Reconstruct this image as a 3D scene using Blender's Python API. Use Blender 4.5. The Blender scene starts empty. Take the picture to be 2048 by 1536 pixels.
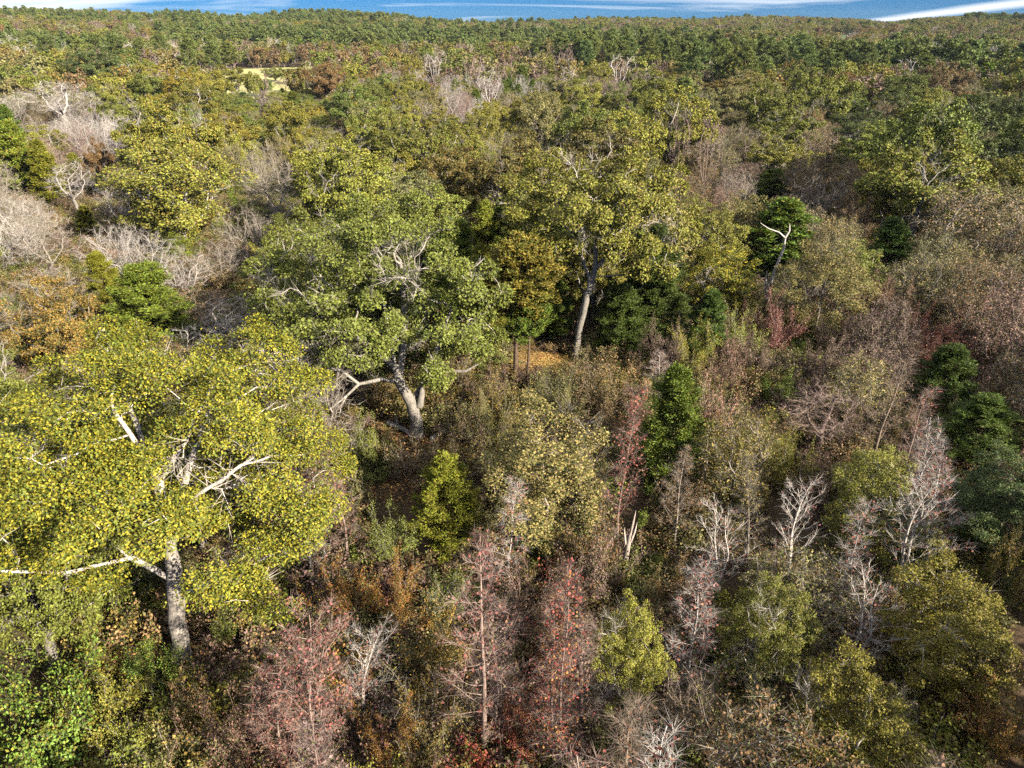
import bpy, math, random
import numpy as np
from mathutils import Vector, Matrix, Euler

# ----------------------------------------------------------------------------- camera, sky, sun, exposure
SC = bpy.context.scene
COL = SC.collection
R = math.radians
CAM_H = 24.0
FPX = 1366.0                      # focal length in pixels of the 2048 px wide photograph
PITCH = math.atan((768.0 - 50.0) / FPX)

cam_d = bpy.data.cameras.new('camera')
cam = bpy.data.objects.new('camera', cam_d); COL.objects.link(cam)
cam_d.sensor_fit = 'HORIZONTAL'; cam_d.sensor_width = 36.0
cam_d.lens = 36.0 * FPX / 2048.0
cam_d.clip_start = 0.1; cam_d.clip_end = 20000.0
cam.location = (0, 0, CAM_H)
cam.rotation_euler = (math.pi / 2 - PITCH, 0, 0)
SC.camera = cam

SUN_EL = R(27.0)
SUN_AZ = R(180.0 - 52.0)          # clockwise from +Y (the view direction): behind the camera, to its right
world = bpy.data.worlds.new('World'); SC.world = world
world.use_nodes = True
wn, wl = world.node_tree.nodes, world.node_tree.links
wn.clear()
w_out = wn.new('ShaderNodeOutputWorld'); w_bg = wn.new('ShaderNodeBackground')
w_sky = wn.new('ShaderNodeTexSky'); w_sky.sky_type = 'NISHITA'; w_sky.sun_disc = False
w_sky.sun_elevation = SUN_EL; w_sky.sun_rotation = SUN_AZ
w_sky.altitude = 300.0; w_sky.air_density = 1.0; w_sky.dust_density = 0.2; w_sky.ozone_density = 4.0
w_bg.inputs['Strength'].default_value = 0.05

def wmath(op, a, b=None, c=None):
    n = wn.new('ShaderNodeMath'); n.operation = op
    for i, v in enumerate((a, b, c)):
        if v is None: continue
        if isinstance(v, (int, float)): n.inputs[i].default_value = v
        else: wl.new(v, n.inputs[i])
    return n.outputs[0]

# thin high cloud: streaks on a flat layer overhead, the same field over the whole sky
w_tc = wn.new('ShaderNodeTexCoord'); w_sep = wn.new('ShaderNodeSeparateXYZ')
wl.new(w_tc.outputs['Generated'], w_sep.inputs[0])
zz = wmath('ADD', wmath('MAXIMUM', w_sep.outputs[2], 0.0), 0.045)
cu = wmath('DIVIDE', w_sep.outputs[0], zz); cv = wmath('DIVIDE', w_sep.outputs[1], zz)
comb = wn.new('ShaderNodeCombineXYZ'); wl.new(cu, comb.inputs[0]); wl.new(cv, comb.inputs[1])
w_map = wn.new('ShaderNodeMapping'); w_map.inputs['Rotation'].default_value = (0, 0, R(-24))
w_map.inputs['Scale'].default_value = (0.13, 0.16, 1.0); w_map.inputs['Location'].default_value = (3.62, 2.12, 0)
wl.new(comb.outputs[0], w_map.inputs[0])
w_noise = wn.new('ShaderNodeTexNoise'); w_noise.inputs['Scale'].default_value = 1.0
w_noise.inputs['Detail'].default_value = 9.0; w_noise.inputs['Roughness'].default_value = 0.55
w_noise.inputs['Distortion'].default_value = 0.6
wl.new(w_map.outputs[0], w_noise.inputs['Vector'])
w_ramp = wn.new('ShaderNodeMapRange'); w_ramp.inputs['From Min'].default_value = 0.49; w_ramp.inputs['From Max'].default_value = 0.62
w_ramp.inputs['To Max'].default_value = 0.85
wl.new(w_noise.outputs[0], w_ramp.inputs['Value'])
# one vapour trail: a straight line on the same layer, frayed at its edges
def _uv(px, py):
    u, v = (px - 1024) / FPX, (768 - py) / FPX
    d = np.array((u, math.cos(PITCH) + v * math.sin(PITCH), -math.sin(PITCH) + v * math.cos(PITCH))); d /= np.linalg.norm(d)
    return d[0] / (max(d[2], 0) + 0.045), d[1] / (max(d[2], 0) + 0.045)
(ta, tb), (tc_, td) = _uv(1790, 38), _uv(2040, 6)
_k = 1 / math.hypot(tc_ - ta, td - tb)
tl = wmath('ABSOLUTE', wmath('ADD', wmath('ADD', wmath('MULTIPLY', cu, (td - tb) * _k), wmath('MULTIPLY', cv, -(tc_ - ta) * _k)), -((td - tb) * ta - (tc_ - ta) * tb) * _k))
tl = wmath('ADD', tl, wmath('MULTIPLY', w_noise.outputs[0], 0.9))
w_tr = wn.new('ShaderNodeMapRange'); w_tr.inputs['From Min'].default_value = 1.0; w_tr.inputs['From Max'].default_value = 0.45
w_tr.inputs['To Max'].default_value = 0.85
wl.new(tl, w_tr.inputs['Value'])
cloud = wmath('MAXIMUM', w_ramp.outputs[0], w_tr.outputs[0])
w_tint = wn.new('ShaderNodeMix'); w_tint.data_type = 'RGBA'; w_tint.blend_type = 'MULTIPLY'; w_tint.inputs['Factor'].default_value = 1.0
w_tint.inputs['B'].default_value = (0.06, 0.32, 0.82, 1)
wl.new(w_sky.outputs[0], w_tint.inputs['A'])
w_mix = wn.new('ShaderNodeMix'); w_mix.data_type = 'RGBA'
wl.new(cloud, w_mix.inputs['Factor'])
wl.new(w_tint.outputs['Result'], w_mix.inputs['A'])
w_mix.inputs['B'].default_value = (8.6, 9.0, 9.5, 1)
wl.new(w_mix.outputs['Result'], w_bg.inputs['Color'])
wl.new(w_bg.outputs[0], w_out.inputs[0])

sun_d = bpy.data.lights.new('sun', 'SUN'); sun_d.energy = 5.0; sun_d.angle = R(0.53); sun_d.color = (1.0, 0.93, 0.82)
sun = bpy.data.objects.new('sun', sun_d); COL.objects.link(sun)
sun_dir = Vector((math.sin(SUN_AZ) * math.cos(SUN_EL), math.cos(SUN_AZ) * math.cos(SUN_EL), math.sin(SUN_EL)))
sun.rotation_euler = (-sun_dir).to_track_quat('-Z', 'Y').to_euler()
sun.location = (30, -30, 60)

SC.view_settings.view_transform = 'Standard'; SC.view_settings.look = 'None'
SC.view_settings.exposure = 1.5; SC.view_settings.gamma = 1.0; SC.view_settings.use_curve_mapping = False
SC.render.engine = 'CYCLES'
SC.cycles.max_bounces = 3; SC.cycles.diffuse_bounces = 0; SC.cycles.glossy_bounces = 1
SC.cycles.transmission_bounces = 1; SC.cycles.transparent_max_bounces = 4; SC.cycles.volume_bounces = 0
SC.cycles.caustics_reflective = False; SC.cycles.caustics_refractive = False
SC.cycles.sample_clamp_indirect = 4.0
SC.cycles.use_denoising = False; SC.cycles.use_adaptive_sampling = True; SC.cycles.adaptive_threshold = 0.02

# ----------------------------------------------------------------------------- picture <-> place
SP, CP = math.sin(PITCH), math.cos(PITCH)
def proj(x, y, z):
    dz = z - CAM_H
    depth = y * CP - dz * SP
    up = y * SP + dz * CP
    return 1024 + FPX * x / depth, 768 - FPX * up / depth, depth
def ray(px, py):
    u, v = (px - 1024) / FPX, (768 - py) / FPX
    return np.array((u, CP + v * SP, -SP + v * CP))
CREST = [(-300, 22), (0, 15), (100, 18), (200, 20), (300, 27), (400, 27), (460, 33), (540, 30), (600, 24), (700, 25), (800, 30), (880, 41), (1000, 43), (1100, 38),
         (1200, 36), (1300, 38), (1400, 39), (1500, 33), (1600, 33), (1700, 35), (1780, 42), (1850, 34), (1920, 31), (2048, 33), (2350, 36)]
_ca, _cs = [], []
for _px, _py in CREST:
    _d = ray(_px, _py); _ca.append(math.atan2(_d[0], _d[1])); _cs.append(_d[2] / math.hypot(_d[0], _d[1]))
R_CREST = 1150.0
def sstep(a, b, x):
    t = np.clip((x - a) / (b - a), 0, 1); return t * t * (3 - 2 * t)
def terrain(x, y):
    x = np.asarray(x, float); y = np.asarray(y, float)
    r = np.hypot(x, y); az = np.arctan2(x, y)
    crest = CAM_H + R_CREST * np.interp(az, _ca, _cs) - 11.0
    h = 5.0 * sstep(170, 430, r)
    h = h + (crest - 5.0) * sstep(430, R_CREST, r) * 1.0
    h = h - 25.0 * sstep(R_CREST + 80, 2200, r)
    und = np.sin(x * 0.021 + 1.3) * np.cos(y * 0.017 + 0.4) * 2.6 + np.sin(x * 0.009 - y * 0.013) * 2.4
    h = h + und * sstep(260, 600, r) * (1 - 0.7 * sstep(800, R_CREST, r))
    small = 0.35 * np.sin(x * 0.11 + 0.7) * np.cos(y * 0.13) + 0.18 * np.sin(x * 0.37 + y * 0.29)
    return h + small * (1 - sstep(200, 400, r))
def ground_at(px, py):
    d = ray(px, py); t = -CAM_H / d[2] if d[2] < -1e-3 else 1500.0
    for _ in range(30):
        h = float(terrain(d[0] * t, d[1] * t)); t += 0.5 * ((h - CAM_H) / d[2] - t)
    return d[0] * t, d[1] * t
def at_height(px, py, above):
    """point of the ray through a pixel that lies this far above the ground"""
    d = ray(px, py)
    t = (above - CAM_H) / min(d[2], -0.012)
    for _ in range(30):
        h = float(terrain(d[0] * t, d[1] * t)) + above
        t += 0.5 * ((h - CAM_H) / min(d[2], -0.012) - t)
        t = min(max(t, 3.0), 1400.0)
    return d * t + np.array((0, 0, CAM_H)), t

# ----------------------------------------------------------------------------- materials
def new_mat(name):
    m = bpy.data.materials.new(name); m.use_nodes = True
    nt = m.node_tree; nt.nodes.clear()
    return m, nt.nodes, nt.links
def attr(n, name, typ):
    a = n.new('ShaderNodeAttribute'); a.attribute_name = name; a.attribute_type = typ; return a
def mth(n, l, op, a, b=None):
    k = n.new('ShaderNodeMath'); k.operation = op
    for i, v in enumerate((a, b)):
        if v is None: continue
        if isinstance(v, (int, float)): k.inputs[i].default_value = v
        else: l.new(v, k.inputs[i])
    return k.outputs[0]
def mixc(n, l, typ, f, a, b):
    k = n.new('ShaderNodeMix'); k.data_type = 'RGBA'; k.blend_type = typ
    for s, v in (('Factor', f), ('A', a), ('B', b)):
        if isinstance(v, (int, float)): k.inputs[s].default_value = v
        elif isinstance(v, tuple): k.inputs[s].default_value = v + ((1,) if len(v) == 3 else ())
        else: l.new(v, k.inputs[s])
    return k.outputs['Result']
def leaf_material(name, trans=0.15, rough=0.55, spec=0.25):
    m, n, l = new_mat(name)
    c = attr(n, 'color', 'INSTANCER').outputs['Color']
    ac = attr(n, 'accent', 'INSTANCER').outputs['Color']
    am = attr(n, 'accent_amount', 'INSTANCER').outputs['Fac']
    v = attr(n, 'v', 'GEOMETRY').outputs['Fac']
    w = attr(n, 'w', 'GEOMETRY').outputs['Fac']
    pick = mth(n, l, 'LESS_THAN', w, am)
    base = mixc(n, l, 'MIX', pick, c, ac)
    val = mth(n, l, 'MULTIPLY_ADD', v, 1.3)
    val.node.inputs[2].default_value = 0.35
    sc = n.new('ShaderNodeVectorMath'); sc.operation = 'SCALE'
    l.new(base, sc.inputs[0]); l.new(val, sc.inputs['Scale'])
    p = n.new('ShaderNodeBsdfPrincipled'); l.new(sc.outputs[0], p.inputs['Base Color'])
    p.inputs['Roughness'].default_value = rough; p.inputs['Specular IOR Level'].default_value = spec
    t = n.new('ShaderNodeBsdfTranslucent')
    l.new(mixc(n, l, 'MULTIPLY', 1.0, sc.outputs[0], (1.25, 1.25, 0.6)), t.inputs[0])
    mx = n.new('ShaderNodeMixShader'); mx.inputs[0].default_value = trans
    l.new(p.outputs[0], mx.inputs[1]); l.new(t.outputs[0], mx.inputs[2])
    o = n.new('ShaderNodeOutputMaterial'); l.new(mx.outputs[0], o.inputs[0])
    return m
def bark_material(name):
    m, n, l = new_mat(name)
    c = attr(n, 'bark', 'INSTANCER').outputs['Color']
    tc = n.new('ShaderNodeTexCoord'); mp = n.new('ShaderNodeMapping'); mp.inputs['Scale'].default_value = (9.0, 9.0, 1.3)
    l.new(tc.outputs['Object'], mp.inputs[0])
    nz = n.new('ShaderNodeTexNoise'); nz.inputs['Scale'].default_value = 2.2; nz.inputs['Detail'].default_value = 5; nz.inputs['Roughness'].default_value = 0.65
    l.new(mp.outputs[0], nz.inputs['Vector'])
    mr = n.new('ShaderNodeMapRange'); mr.inputs['From Min'].default_value = 0.3; mr.inputs['From Max'].default_value = 0.7
    mr.inputs['To Min'].default_value = 0.35; mr.inputs['To Max'].default_value = 1.35
    l.new(nz.outputs[0], mr.inputs[0])
    young = mth(n, l, 'MULTIPLY_ADD', attr(n, 'v', 'GEOMETRY').outputs['Fac'], 0.9); young.node.inputs[2].default_value = 0.8
    sc = n.new('ShaderNodeVectorMath'); sc.operation = 'SCALE'; l.new(c, sc.inputs[0]); l.new(mth(n, l, 'MULTIPLY', mr.outputs[0], young), sc.inputs['Scale'])
    p = n.new('ShaderNodeBsdfPrincipled'); l.new(sc.outputs[0], p.inputs['Base Color']); p.inputs['Roughness'].default_value = 0.9
    p.inputs['Specular IOR Level'].default_value = 0.15
    bp = n.new('ShaderNodeBump'); bp.inputs['Strength'].default_value = 0.6; bp.inputs['Distance'].default_value = 0.06
    l.new(nz.outputs[0], bp.inputs['Height']); l.new(bp.outputs[0], p.inputs['Normal'])
    o = n.new('ShaderNodeOutputMaterial'); l.new(p.outputs[0], o.inputs[0])
    return m
def twig_material(name):
    m, n, l = new_mat(name)
    c = attr(n, 'bark', 'INSTANCER').outputs['Color']
    v = attr(n, 'v', 'GEOMETRY').outputs['Fac']
    val = mth(n, l, 'MULTIPLY_ADD', v, 0.8); val.node.inputs[2].default_value = 0.6
    sc = n.new('ShaderNodeVectorMath'); sc.operation = 'SCALE'; l.new(c, sc.inputs[0]); l.new(val, sc.inputs['Scale'])
    p = n.new('ShaderNodeBsdfPrincipled'); l.new(sc.outputs[0], p.inputs['Base Color']); p.inputs['Roughness'].default_value = 0.85
    p.inputs['Specular IOR Level'].default_value = 0.15
    o = n.new('ShaderNodeOutputMaterial'); l.new(p.outputs[0], o.inputs[0])
    return m
M_LEAF = leaf_material('broad_leaf')
M_NEEDLE = leaf_material('conifer_spray', 0.18, 0.6, 0.25)
M_BARK = bark_material('bark')
M_TWIG = twig_material('twig')

def plain_mat(name, col, rough=0.8, scale=3.0, amt=0.25, bump=0.0):
    m, n, l = new_mat(name)
    nz = n.new('ShaderNodeTexNoise'); nz.inputs['Scale'].default_value = scale; nz.inputs['Detail'].default_value = 6
    tc = n.new('ShaderNodeTexCoord'); l.new(tc.outputs['Object'], nz.inputs['Vector'])
    lo = tuple(x * (1 - amt) for x in col); hi = tuple(min(1, x * (1 + amt)) for x in col)
    c = mixc(n, l, 'MIX', nz.outputs[0], lo, hi)
    p = n.new('ShaderNodeBsdfPrincipled'); l.new(c, p.inputs['Base Color']); p.inputs['Roughness'].default_value = rough
    o = n.new('ShaderNodeOutputMaterial'); l.new(p.outputs[0], o.inputs[0])
    return m

# ----------------------------------------------------------------------------- mesh building from arrays
class Buf:
    """collects wood tubes, twig slivers and leaves of one mesh"""
    def __init__(self): self.v, self.f3, self.f4, self.m3, self.m4, self.a3, self.a4, self.n = [], [], [], [], [], [], [], 0
    def add(self, v, f3=None, f4=None, mat=0, a3=None, a4=None):
        v = np.asarray(v, np.float32)
        if f3 is not None and len(f3):
            f3 = np.asarray(f3, np.int64) + self.n; self.f3.append(f3); self.m3.append(np.full(len(f3), mat, np.int32))
            self.a3.append(np.full((len(f3), 2), 0.5, np.float32) if a3 is None else a3)
        if f4 is not None and len(f4):
            f4 = np.asarray(f4, np.int64) + self.n; self.f4.append(f4); self.m4.append(np.full(len(f4), mat, np.int32))
            self.a4.append(np.full((len(f4), 2), 0.5, np.float32) if a4 is None else a4)
        self.v.append(v); self.n += len(v)
    def mesh(self, name, mats, smooth_mat=0):
        V = np.concatenate(self.v) if self.v else np.zeros((0, 3), np.float32)
        f3 = np.concatenate(self.f3) if self.f3 else np.zeros((0, 3), np.int64)
        f4 = np.concatenate(self.f4) if self.f4 else np.zeros((0, 4), np.int64)
        mi = np.concatenate(self.m3 + self.m4) if (self.m3 or self.m4) else np.zeros(0, np.int32)
        at = np.concatenate(self.a3 + self.a4) if (self.a3 or self.a4) else np.zeros((0, 2), np.float32)
        me = bpy.data.meshes.new(name)
        me.vertices.add(len(V)); me.vertices.foreach_set('co', V.ravel())
        nl = 3 * len(f3) + 4 * len(f4)
        me.loops.add(nl); me.loops.foreach_set('vertex_index', np.concatenate([f3.ravel(), f4.ravel()]).astype(np.int32))
        me.polygons.add(len(f3) + len(f4))
        st = np.concatenate([np.arange(len(f3)) * 3, 3 * len(f3) + np.arange(len(f4)) * 4]).astype(np.int32)
        me.polygons.foreach_set('loop_start', st)
        for m in mats: me.materials.append(m)
        me.polygons.foreach_set('material_index', mi)
        me.polygons.foreach_set('use_smooth', (mi == smooth_mat) & (smooth_mat >= 0))
        for k, nm in enumerate(('v', 'w')):
            a = me.attributes.new(nm, 'FLOAT', 'FACE'); a.data.foreach_set('value', np.ascontiguousarray(at[:, k]))
        me.update(calc_edges=True)
        return me

def unit(a): return a / np.maximum(np.linalg.norm(a, axis=-1, keepdims=True), 1e-9)

def tube(buf, pts, rad, mat=0, sides=None, cap=False):
    pts = np.asarray(pts, float); rad = np.asarray(rad, float)
    if len(pts) < 2: return
    if sides is None: sides = 9 if rad[0] > 0.22 else 6 if rad[0] > 0.07 else 4 if rad[0] > 0.03 else 3
    t = np.empty_like(pts); t[1:-1] = pts[2:] - pts[:-2]; t[0] = pts[1] - pts[0]; t[-1] = pts[-1] - pts[-2]
    t = unit(t)
    ref = np.array((0.31, 0.94, 0.13)) if abs(t[0][1]) < 0.8 else np.array((0.95, 0.1, 0.3))
    a = unit(np.cross(t, ref)); b = np.cross(t, a)
    an = np.arange(sides) * 2 * math.pi / sides
    ring = np.cos(an)[None, :, None] * a[:, None, :] + np.sin(an)[None, :, None] * b[:, None, :]
    v = (pts[:, None, :] + ring * rad[:, None, None]).reshape(-1, 3)
    n = len(pts)
    i = (np.arange(n - 1) * sides)[:, None]; j = np.arange(sides)[None, :]; j2 = (j + 1) % sides
    f4 = np.stack([i + j, i + j2, i + sides + j2, i + sides + j], -1).reshape(-1, 4)
    at = np.full((len(f4), 2), 0.5, np.float32); at[:, 0] = np.repeat(np.clip(1.0 - rad[:-1] / 0.16, 0, 1), sides)
    buf.add(v, f4=f4, mat=mat, a4=at)
    if cap:
        for k, c in ((0, pts[0]), (n - 1, pts[-1])):
            base = buf.n
            buf.add(np.vstack([v[k * sides:(k + 1) * sides], c[None]]), f3=[(q, (q + 1) % sides, sides) for q in range(sides)], mat=mat)

VSPAN = [1.0]
def leaves(buf, pos, dirs, nrm, length, width, rng, mat=0, tri=False):
    n = len(pos)
    if n == 0: return
    d = unit(dirs); s = unit(np.cross(d, nrm))
    L = (length * rng.uniform(0.7, 1.3, n))[:, None]; W = (width * rng.uniform(0.7, 1.3, n))[:, None]
    at = np.stack([0.5 + (rng.random(n) - 0.5) * VSPAN[0], rng.random(n)], 1).astype(np.float32)
    if tri:
        v = np.stack([pos - s * W * 0.5, pos + s * W * 0.5, pos + d * L], 1).reshape(-1, 3)
        buf.add(v, f3=np.arange(3 * n).reshape(-1, 3), mat=mat, a3=at)
    else:
        up = np.cross(s, d)
        v = np.stack([pos, pos + d * L * 0.45 + s * W * 0.5 + up * W * 0.12, pos + d * L, pos + d * L * 0.45 - s * W * 0.5 + up * W * 0.12], 1).reshape(-1, 3)
        buf.add(v, f4=np.arange(4 * n).reshape(-1, 4), mat=mat, a4=at)

# ----------------------------------------------------------------------------- tree growth
def colonize(att, skel, D, infl, kill, rng, maxit=90, tropism=(0, 0, 0.05), jitter=0.25):
    """branches grow from the skeleton polylines towards the points of the crown"""
    nodes, par = [], []
    for attach, pts in skel:
        pts = [np.asarray(p, float) for p in pts]
        prev = -1
        if attach is not None:
            P = np.array(nodes); prev = int(np.argmin(((P - pts[0]) ** 2).sum(1)))
        else:
            nodes.append(pts[0]); par.append(-1); prev = 0
        cur = nodes[prev]
        for q in pts[1:]:
            seg = q - cur; k = max(1, int(round(np.linalg.norm(seg) / D)))
            for s in range(1, k + 1):
                nodes.append(cur + seg * s / k + rng.normal(0, D * 0.05, 3)); par.append(prev); prev = len(nodes) - 1
            cur = q
    att = np.asarray(att, float); alive = np.ones(len(att), bool)
    near = np.zeros(len(att), int); dist = np.full(len(att), 1e9)
    def upd(idx):
        P = np.array([nodes[i] for i in idx])
        d = np.linalg.norm(att[:, None, :] - P[None], axis=2)
        k = d.argmin(1); dm = d[np.arange(len(att)), k]
        b = dm < dist; dist[b] = dm[b]; near[b] = np.asarray(idx)[k[b]]
    upd(list(range(len(nodes))))
    kids = {}
    trop = np.array(tropism)
    for it in range(maxit):
        alive &= dist > kill
        act = alive & (dist < infl)
        if not act.any():
            if not alive.any(): break
            act = alive & (dist < dist[alive].min() + infl * 0.5)
        ids = near[act]
        P = np.array(nodes)
        d = unit(att[act] - P[ids])
        uq, inv = np.unique(ids, return_inverse=True)
        s = np.zeros((len(uq), 3)); np.add.at(s, inv, d)
        s = unit(unit(s) + trop + rng.normal(0, jitter, s.shape))
        new = []
        for u, dd in zip(uq, s):
            if kids.get(u, 0) >= 4: alive[act & (near == u)] = False; continue
            kids[u] = kids.get(u, 0) + 1
            nodes.append(nodes[u] + dd * D); par.append(int(u)); new.append(len(nodes) - 1)
        if not new: break
        upd(new)
    return np.array(nodes), np.array(par)

def radii(nodes, par, r_base, r_tip):
    n = len(nodes); tips = np.zeros(n)
    ch = np.zeros(n, int); np.add.at(ch, par[par >= 0], 1)
    for i in range(n - 1, -1, -1):
        if ch[i] == 0: tips[i] = max(tips[i], 1)
        if par[i] >= 0: tips[par[i]] += tips[i]
    e = math.log(r_base / r_tip) / math.log(max(tips[0], 3))
    return r_tip * tips ** e, ch

def chains(nodes, par, rad):
    n = len(nodes); kids = [[] for _ in range(n)]
    for i in range(n):
        if par[i] >= 0: kids[par[i]].append(i)
    out = []; stack = [(0, -1)]
    while stack:
        s, p = stack.pop()
        c = [] if p < 0 else [(nodes[p], min(rad[p], rad[s] * 1.15))]
        i = s
        while True:
            c.append((nodes[i], rad[i]))
            if not kids[i]: break
            k = sorted(kids[i], key=lambda q: -rad[q])
            for q in k[1:]: stack.append((q, i))
            i = k[0]
        out.append((np.array([a for a, _ in c]), np.array([b for _, b in c])))
    return out

def lobes_points(rng, W, Hc0, Hc1, n_lobes, n_att, lobe=(0.15, 0.24), top=0.5, flat=0.8, hollow=0.45):
    """clumped points through a dome-shaped crown W wide, between heights Hc0 and Hc1"""
    C = []; cz = 0.5 * (Hc0 + Hc1); hz = 0.5 * (Hc1 - Hc0)
    tries = 0
    while len(C) < n_lobes and tries < 4000:
        tries += 1
        p = rng.uniform(-1, 1, 3); q = np.linalg.norm(p)
        if q > 1 or q < hollow: continue
        if p[2] < -0.55 and rng.random() < 0.6: continue
        r = rng.uniform(*lobe) * W
        c = np.array((p[0] * (W / 2 - r * 0.7), p[1] * (W / 2 - r * 0.7), cz + p[2] * (hz - r * 0.5 * flat)))
        if any(np.linalg.norm(c - c2) < 0.75 * (r + r2) * 0.8 for c2, r2 in C): continue
        C.append((c, r))
    tot = sum(r * r for _, r in C); P = []
    for c, r in C:
        k = max(6, int(n_att * r * r / tot))
        d = unit(rng.normal(0, 1, (k, 3))); rr = rng.random(k) ** 0.45
        P.append(c + d * (r * rr)[:, None] * np.array((1, 1, flat)))
    return np.vstack(P), C

def leaf_cloud(buf, nodes, rad, r_max, n, length, width, rng, spread, mat=0, centre=None, weight_up=0.9, tri=False, droop=0.0, keep=None):
    idx = np.where(rad < r_max)[0]
    if keep is not None: idx = idx[keep(nodes[idx])]
    if len(idx) == 0: return
    pick = rng.choice(idx, n)
    off = rng.normal(0, spread, (n, 3))
    pos = nodes[pick] + off
    if centre is None: centre = nodes[idx].mean(0) - np.array((0, 0, 2.0))
    out = unit(pos - centre)
    d = unit(rng.normal(0, 0.8, (n, 3)) + out * 0.8 + unit(off) * 0.5 - np.array((0, 0, droop)))
    nr = unit(rng.normal(0, 0.5, (n, 3)) + np.array((0, 0, weight_up * 0.35)) + out)
    leaves(buf, pos, d, nr, length, width, rng, mat, tri)

def clump_leaves(buf, nodes, rad, r_max, n, length, width, rng, cell, cr, mat=0, keep=None, frac=0.95, spread=0.2, droop=0.2):
    """leaves on rounded clumps at the branch ends (most of them) and along the twigs (the rest)"""
    idx = np.where(rad < r_max)[0]
    if keep is not None: idx = idx[keep(nodes[idx])]
    if len(idx) == 0: return
    key = np.floor(nodes[idx] / cell + rng.uniform(0, 1, 3)).astype(int)
    _, first = np.unique(key @ np.array((73856093, 19349663, 83492791)), return_index=True)
    ctr = nodes[idx[first]]; m = len(ctr)
    cen = nodes[idx].mean(0) - np.array((0, 0, 1.5))
    cr_i = rng.uniform(0.65, 1.2, m) * cr
    na = int(n * frac); pk = rng.choice(m, na, p=cr_i ** 2 / (cr_i ** 2).sum())
    out = unit(ctr[pk] - cen)
    d = unit(rng.normal(0, 1, (na, 3)) + np.array((0, 0, 0.35)) + out * 0.45)
    pos = ctr[pk] + d * (cr_i[pk] * rng.uniform(0.55, 1.05, na))[:, None] * np.array((1, 1, 0.75))
    ld = unit(d * 0.6 + rng.normal(0, 0.6, (na, 3)) - np.array((0, 0, droop)))
    nr = unit(d * 0.9 + out * 0.75 + rng.normal(0, 0.36, (na, 3)) + np.array((0, 0, 0.2)))
    leaves(buf, pos, ld, nr, length, width, rng, mat)
    leaf_cloud(buf, nodes, rad, r_max, n - na, length, width, rng, spread, mat=mat, keep=keep, droop=droop)

def twig_slivers(buf, nodes, rad, par, r_max, per, length, width, rng, mat=0, up=0.3):
    idx = np.where(rad < r_max)[0]
    idx = np.repeat(idx, per); n = len(idx)
    pr = np.where(par[idx] >= 0, par[idx], idx)
    fw = unit(nodes[idx] - nodes[pr] + 1e-6)
    d = unit(fw * 0.9 + rng.normal(0, 0.55, (n, 3)) + np.array((0, 0, up)))
    t = rng.random((n, 1)); pos = nodes[pr] * (1 - t) + nodes[idx] * t
    leaves(buf, pos, d, unit(rng.normal(0, 1, (n, 3))), length, width, rng, mat, tri=True)

class Proto:
    """meshes of one individual tree: wood, crown, natural height and width"""
    def __init__(self, wood, crown, H, W, far=None):
        self.wood, self.crown, self.far = wood, crown, far
        me = far or crown; co = np.empty(len(me.vertices) * 3, np.float32); me.vertices.foreach_get('co', co); co = co.reshape(-1, 3)
        lo, hi = np.percentile(co, 0.25, axis=0), np.percentile(co, 99.75, axis=0)
        self.W = float(0.5 * (hi[0] - lo[0] + hi[1] - lo[1])); self.H = float(np.percentile(co[:, 2], 99.8))
PROTO = {}

def wood_mesh(name, nodes, par, rad, r_min, extra=None, flare=1.5):
    b = Buf()
    z0 = nodes[0][2]
    rad = rad * (1 + (flare - 1) * np.exp(-np.maximum(nodes[:, 2] - z0, 0) / 0.55) * (np.linalg.norm(nodes[:, :2] - nodes[0][:2], axis=1) < 1.2))
    for p, r in chains(nodes, par, rad):
        k = np.where(r >= r_min)[0]
        if len(k) < 2: continue
        tube(b, p[:k[-1] + 1], r[:k[-1] + 1])
    if extra: extra(b)
    return b.mesh(name, [M_BARK])

def bend(pts, rng, amp):
    """sway a straight polyline a little"""
    pts = np.asarray(pts, float); n = len(pts); t = np.linspace(0, 1, n)
    ph = rng.uniform(0, 6.28, 4)
    pts[:, 0] += amp * (np.sin(t * 5 + ph[0]) + 0.4 * np.sin(t * 13 + ph[1])) * t
    pts[:, 1] += amp * (np.sin(t * 4.3 + ph[2]) + 0.4 * np.sin(t * 11 + ph[3])) * t
    return pts

def oak_skeleton(rng, H, W, fork, stems):
    tr = bend([(0, 0, z) for z in np.linspace(-0.3, fork, 5)], rng, 0.18)
    sk = [(None, list(tr))]
    a0 = rng.uniform(0, 6.28)
    for k in range(stems):
        a = a0 + k * 6.283 / stems + rng.normal(0, 0.25); sp = rng.uniform(0.16, 0.30) * W
        top = np.array((math.cos(a) * sp, math.sin(a) * sp, fork + (H - fork) * rng.uniform(0.35, 0.55)))
        mid = tr[-1] * 0.5 + top * 0.5 + np.array((math.cos(a), math.sin(a), 0)) * 0.06 * W
        sk.append((0, [tr[-1], mid, top]))
    return sk

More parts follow.
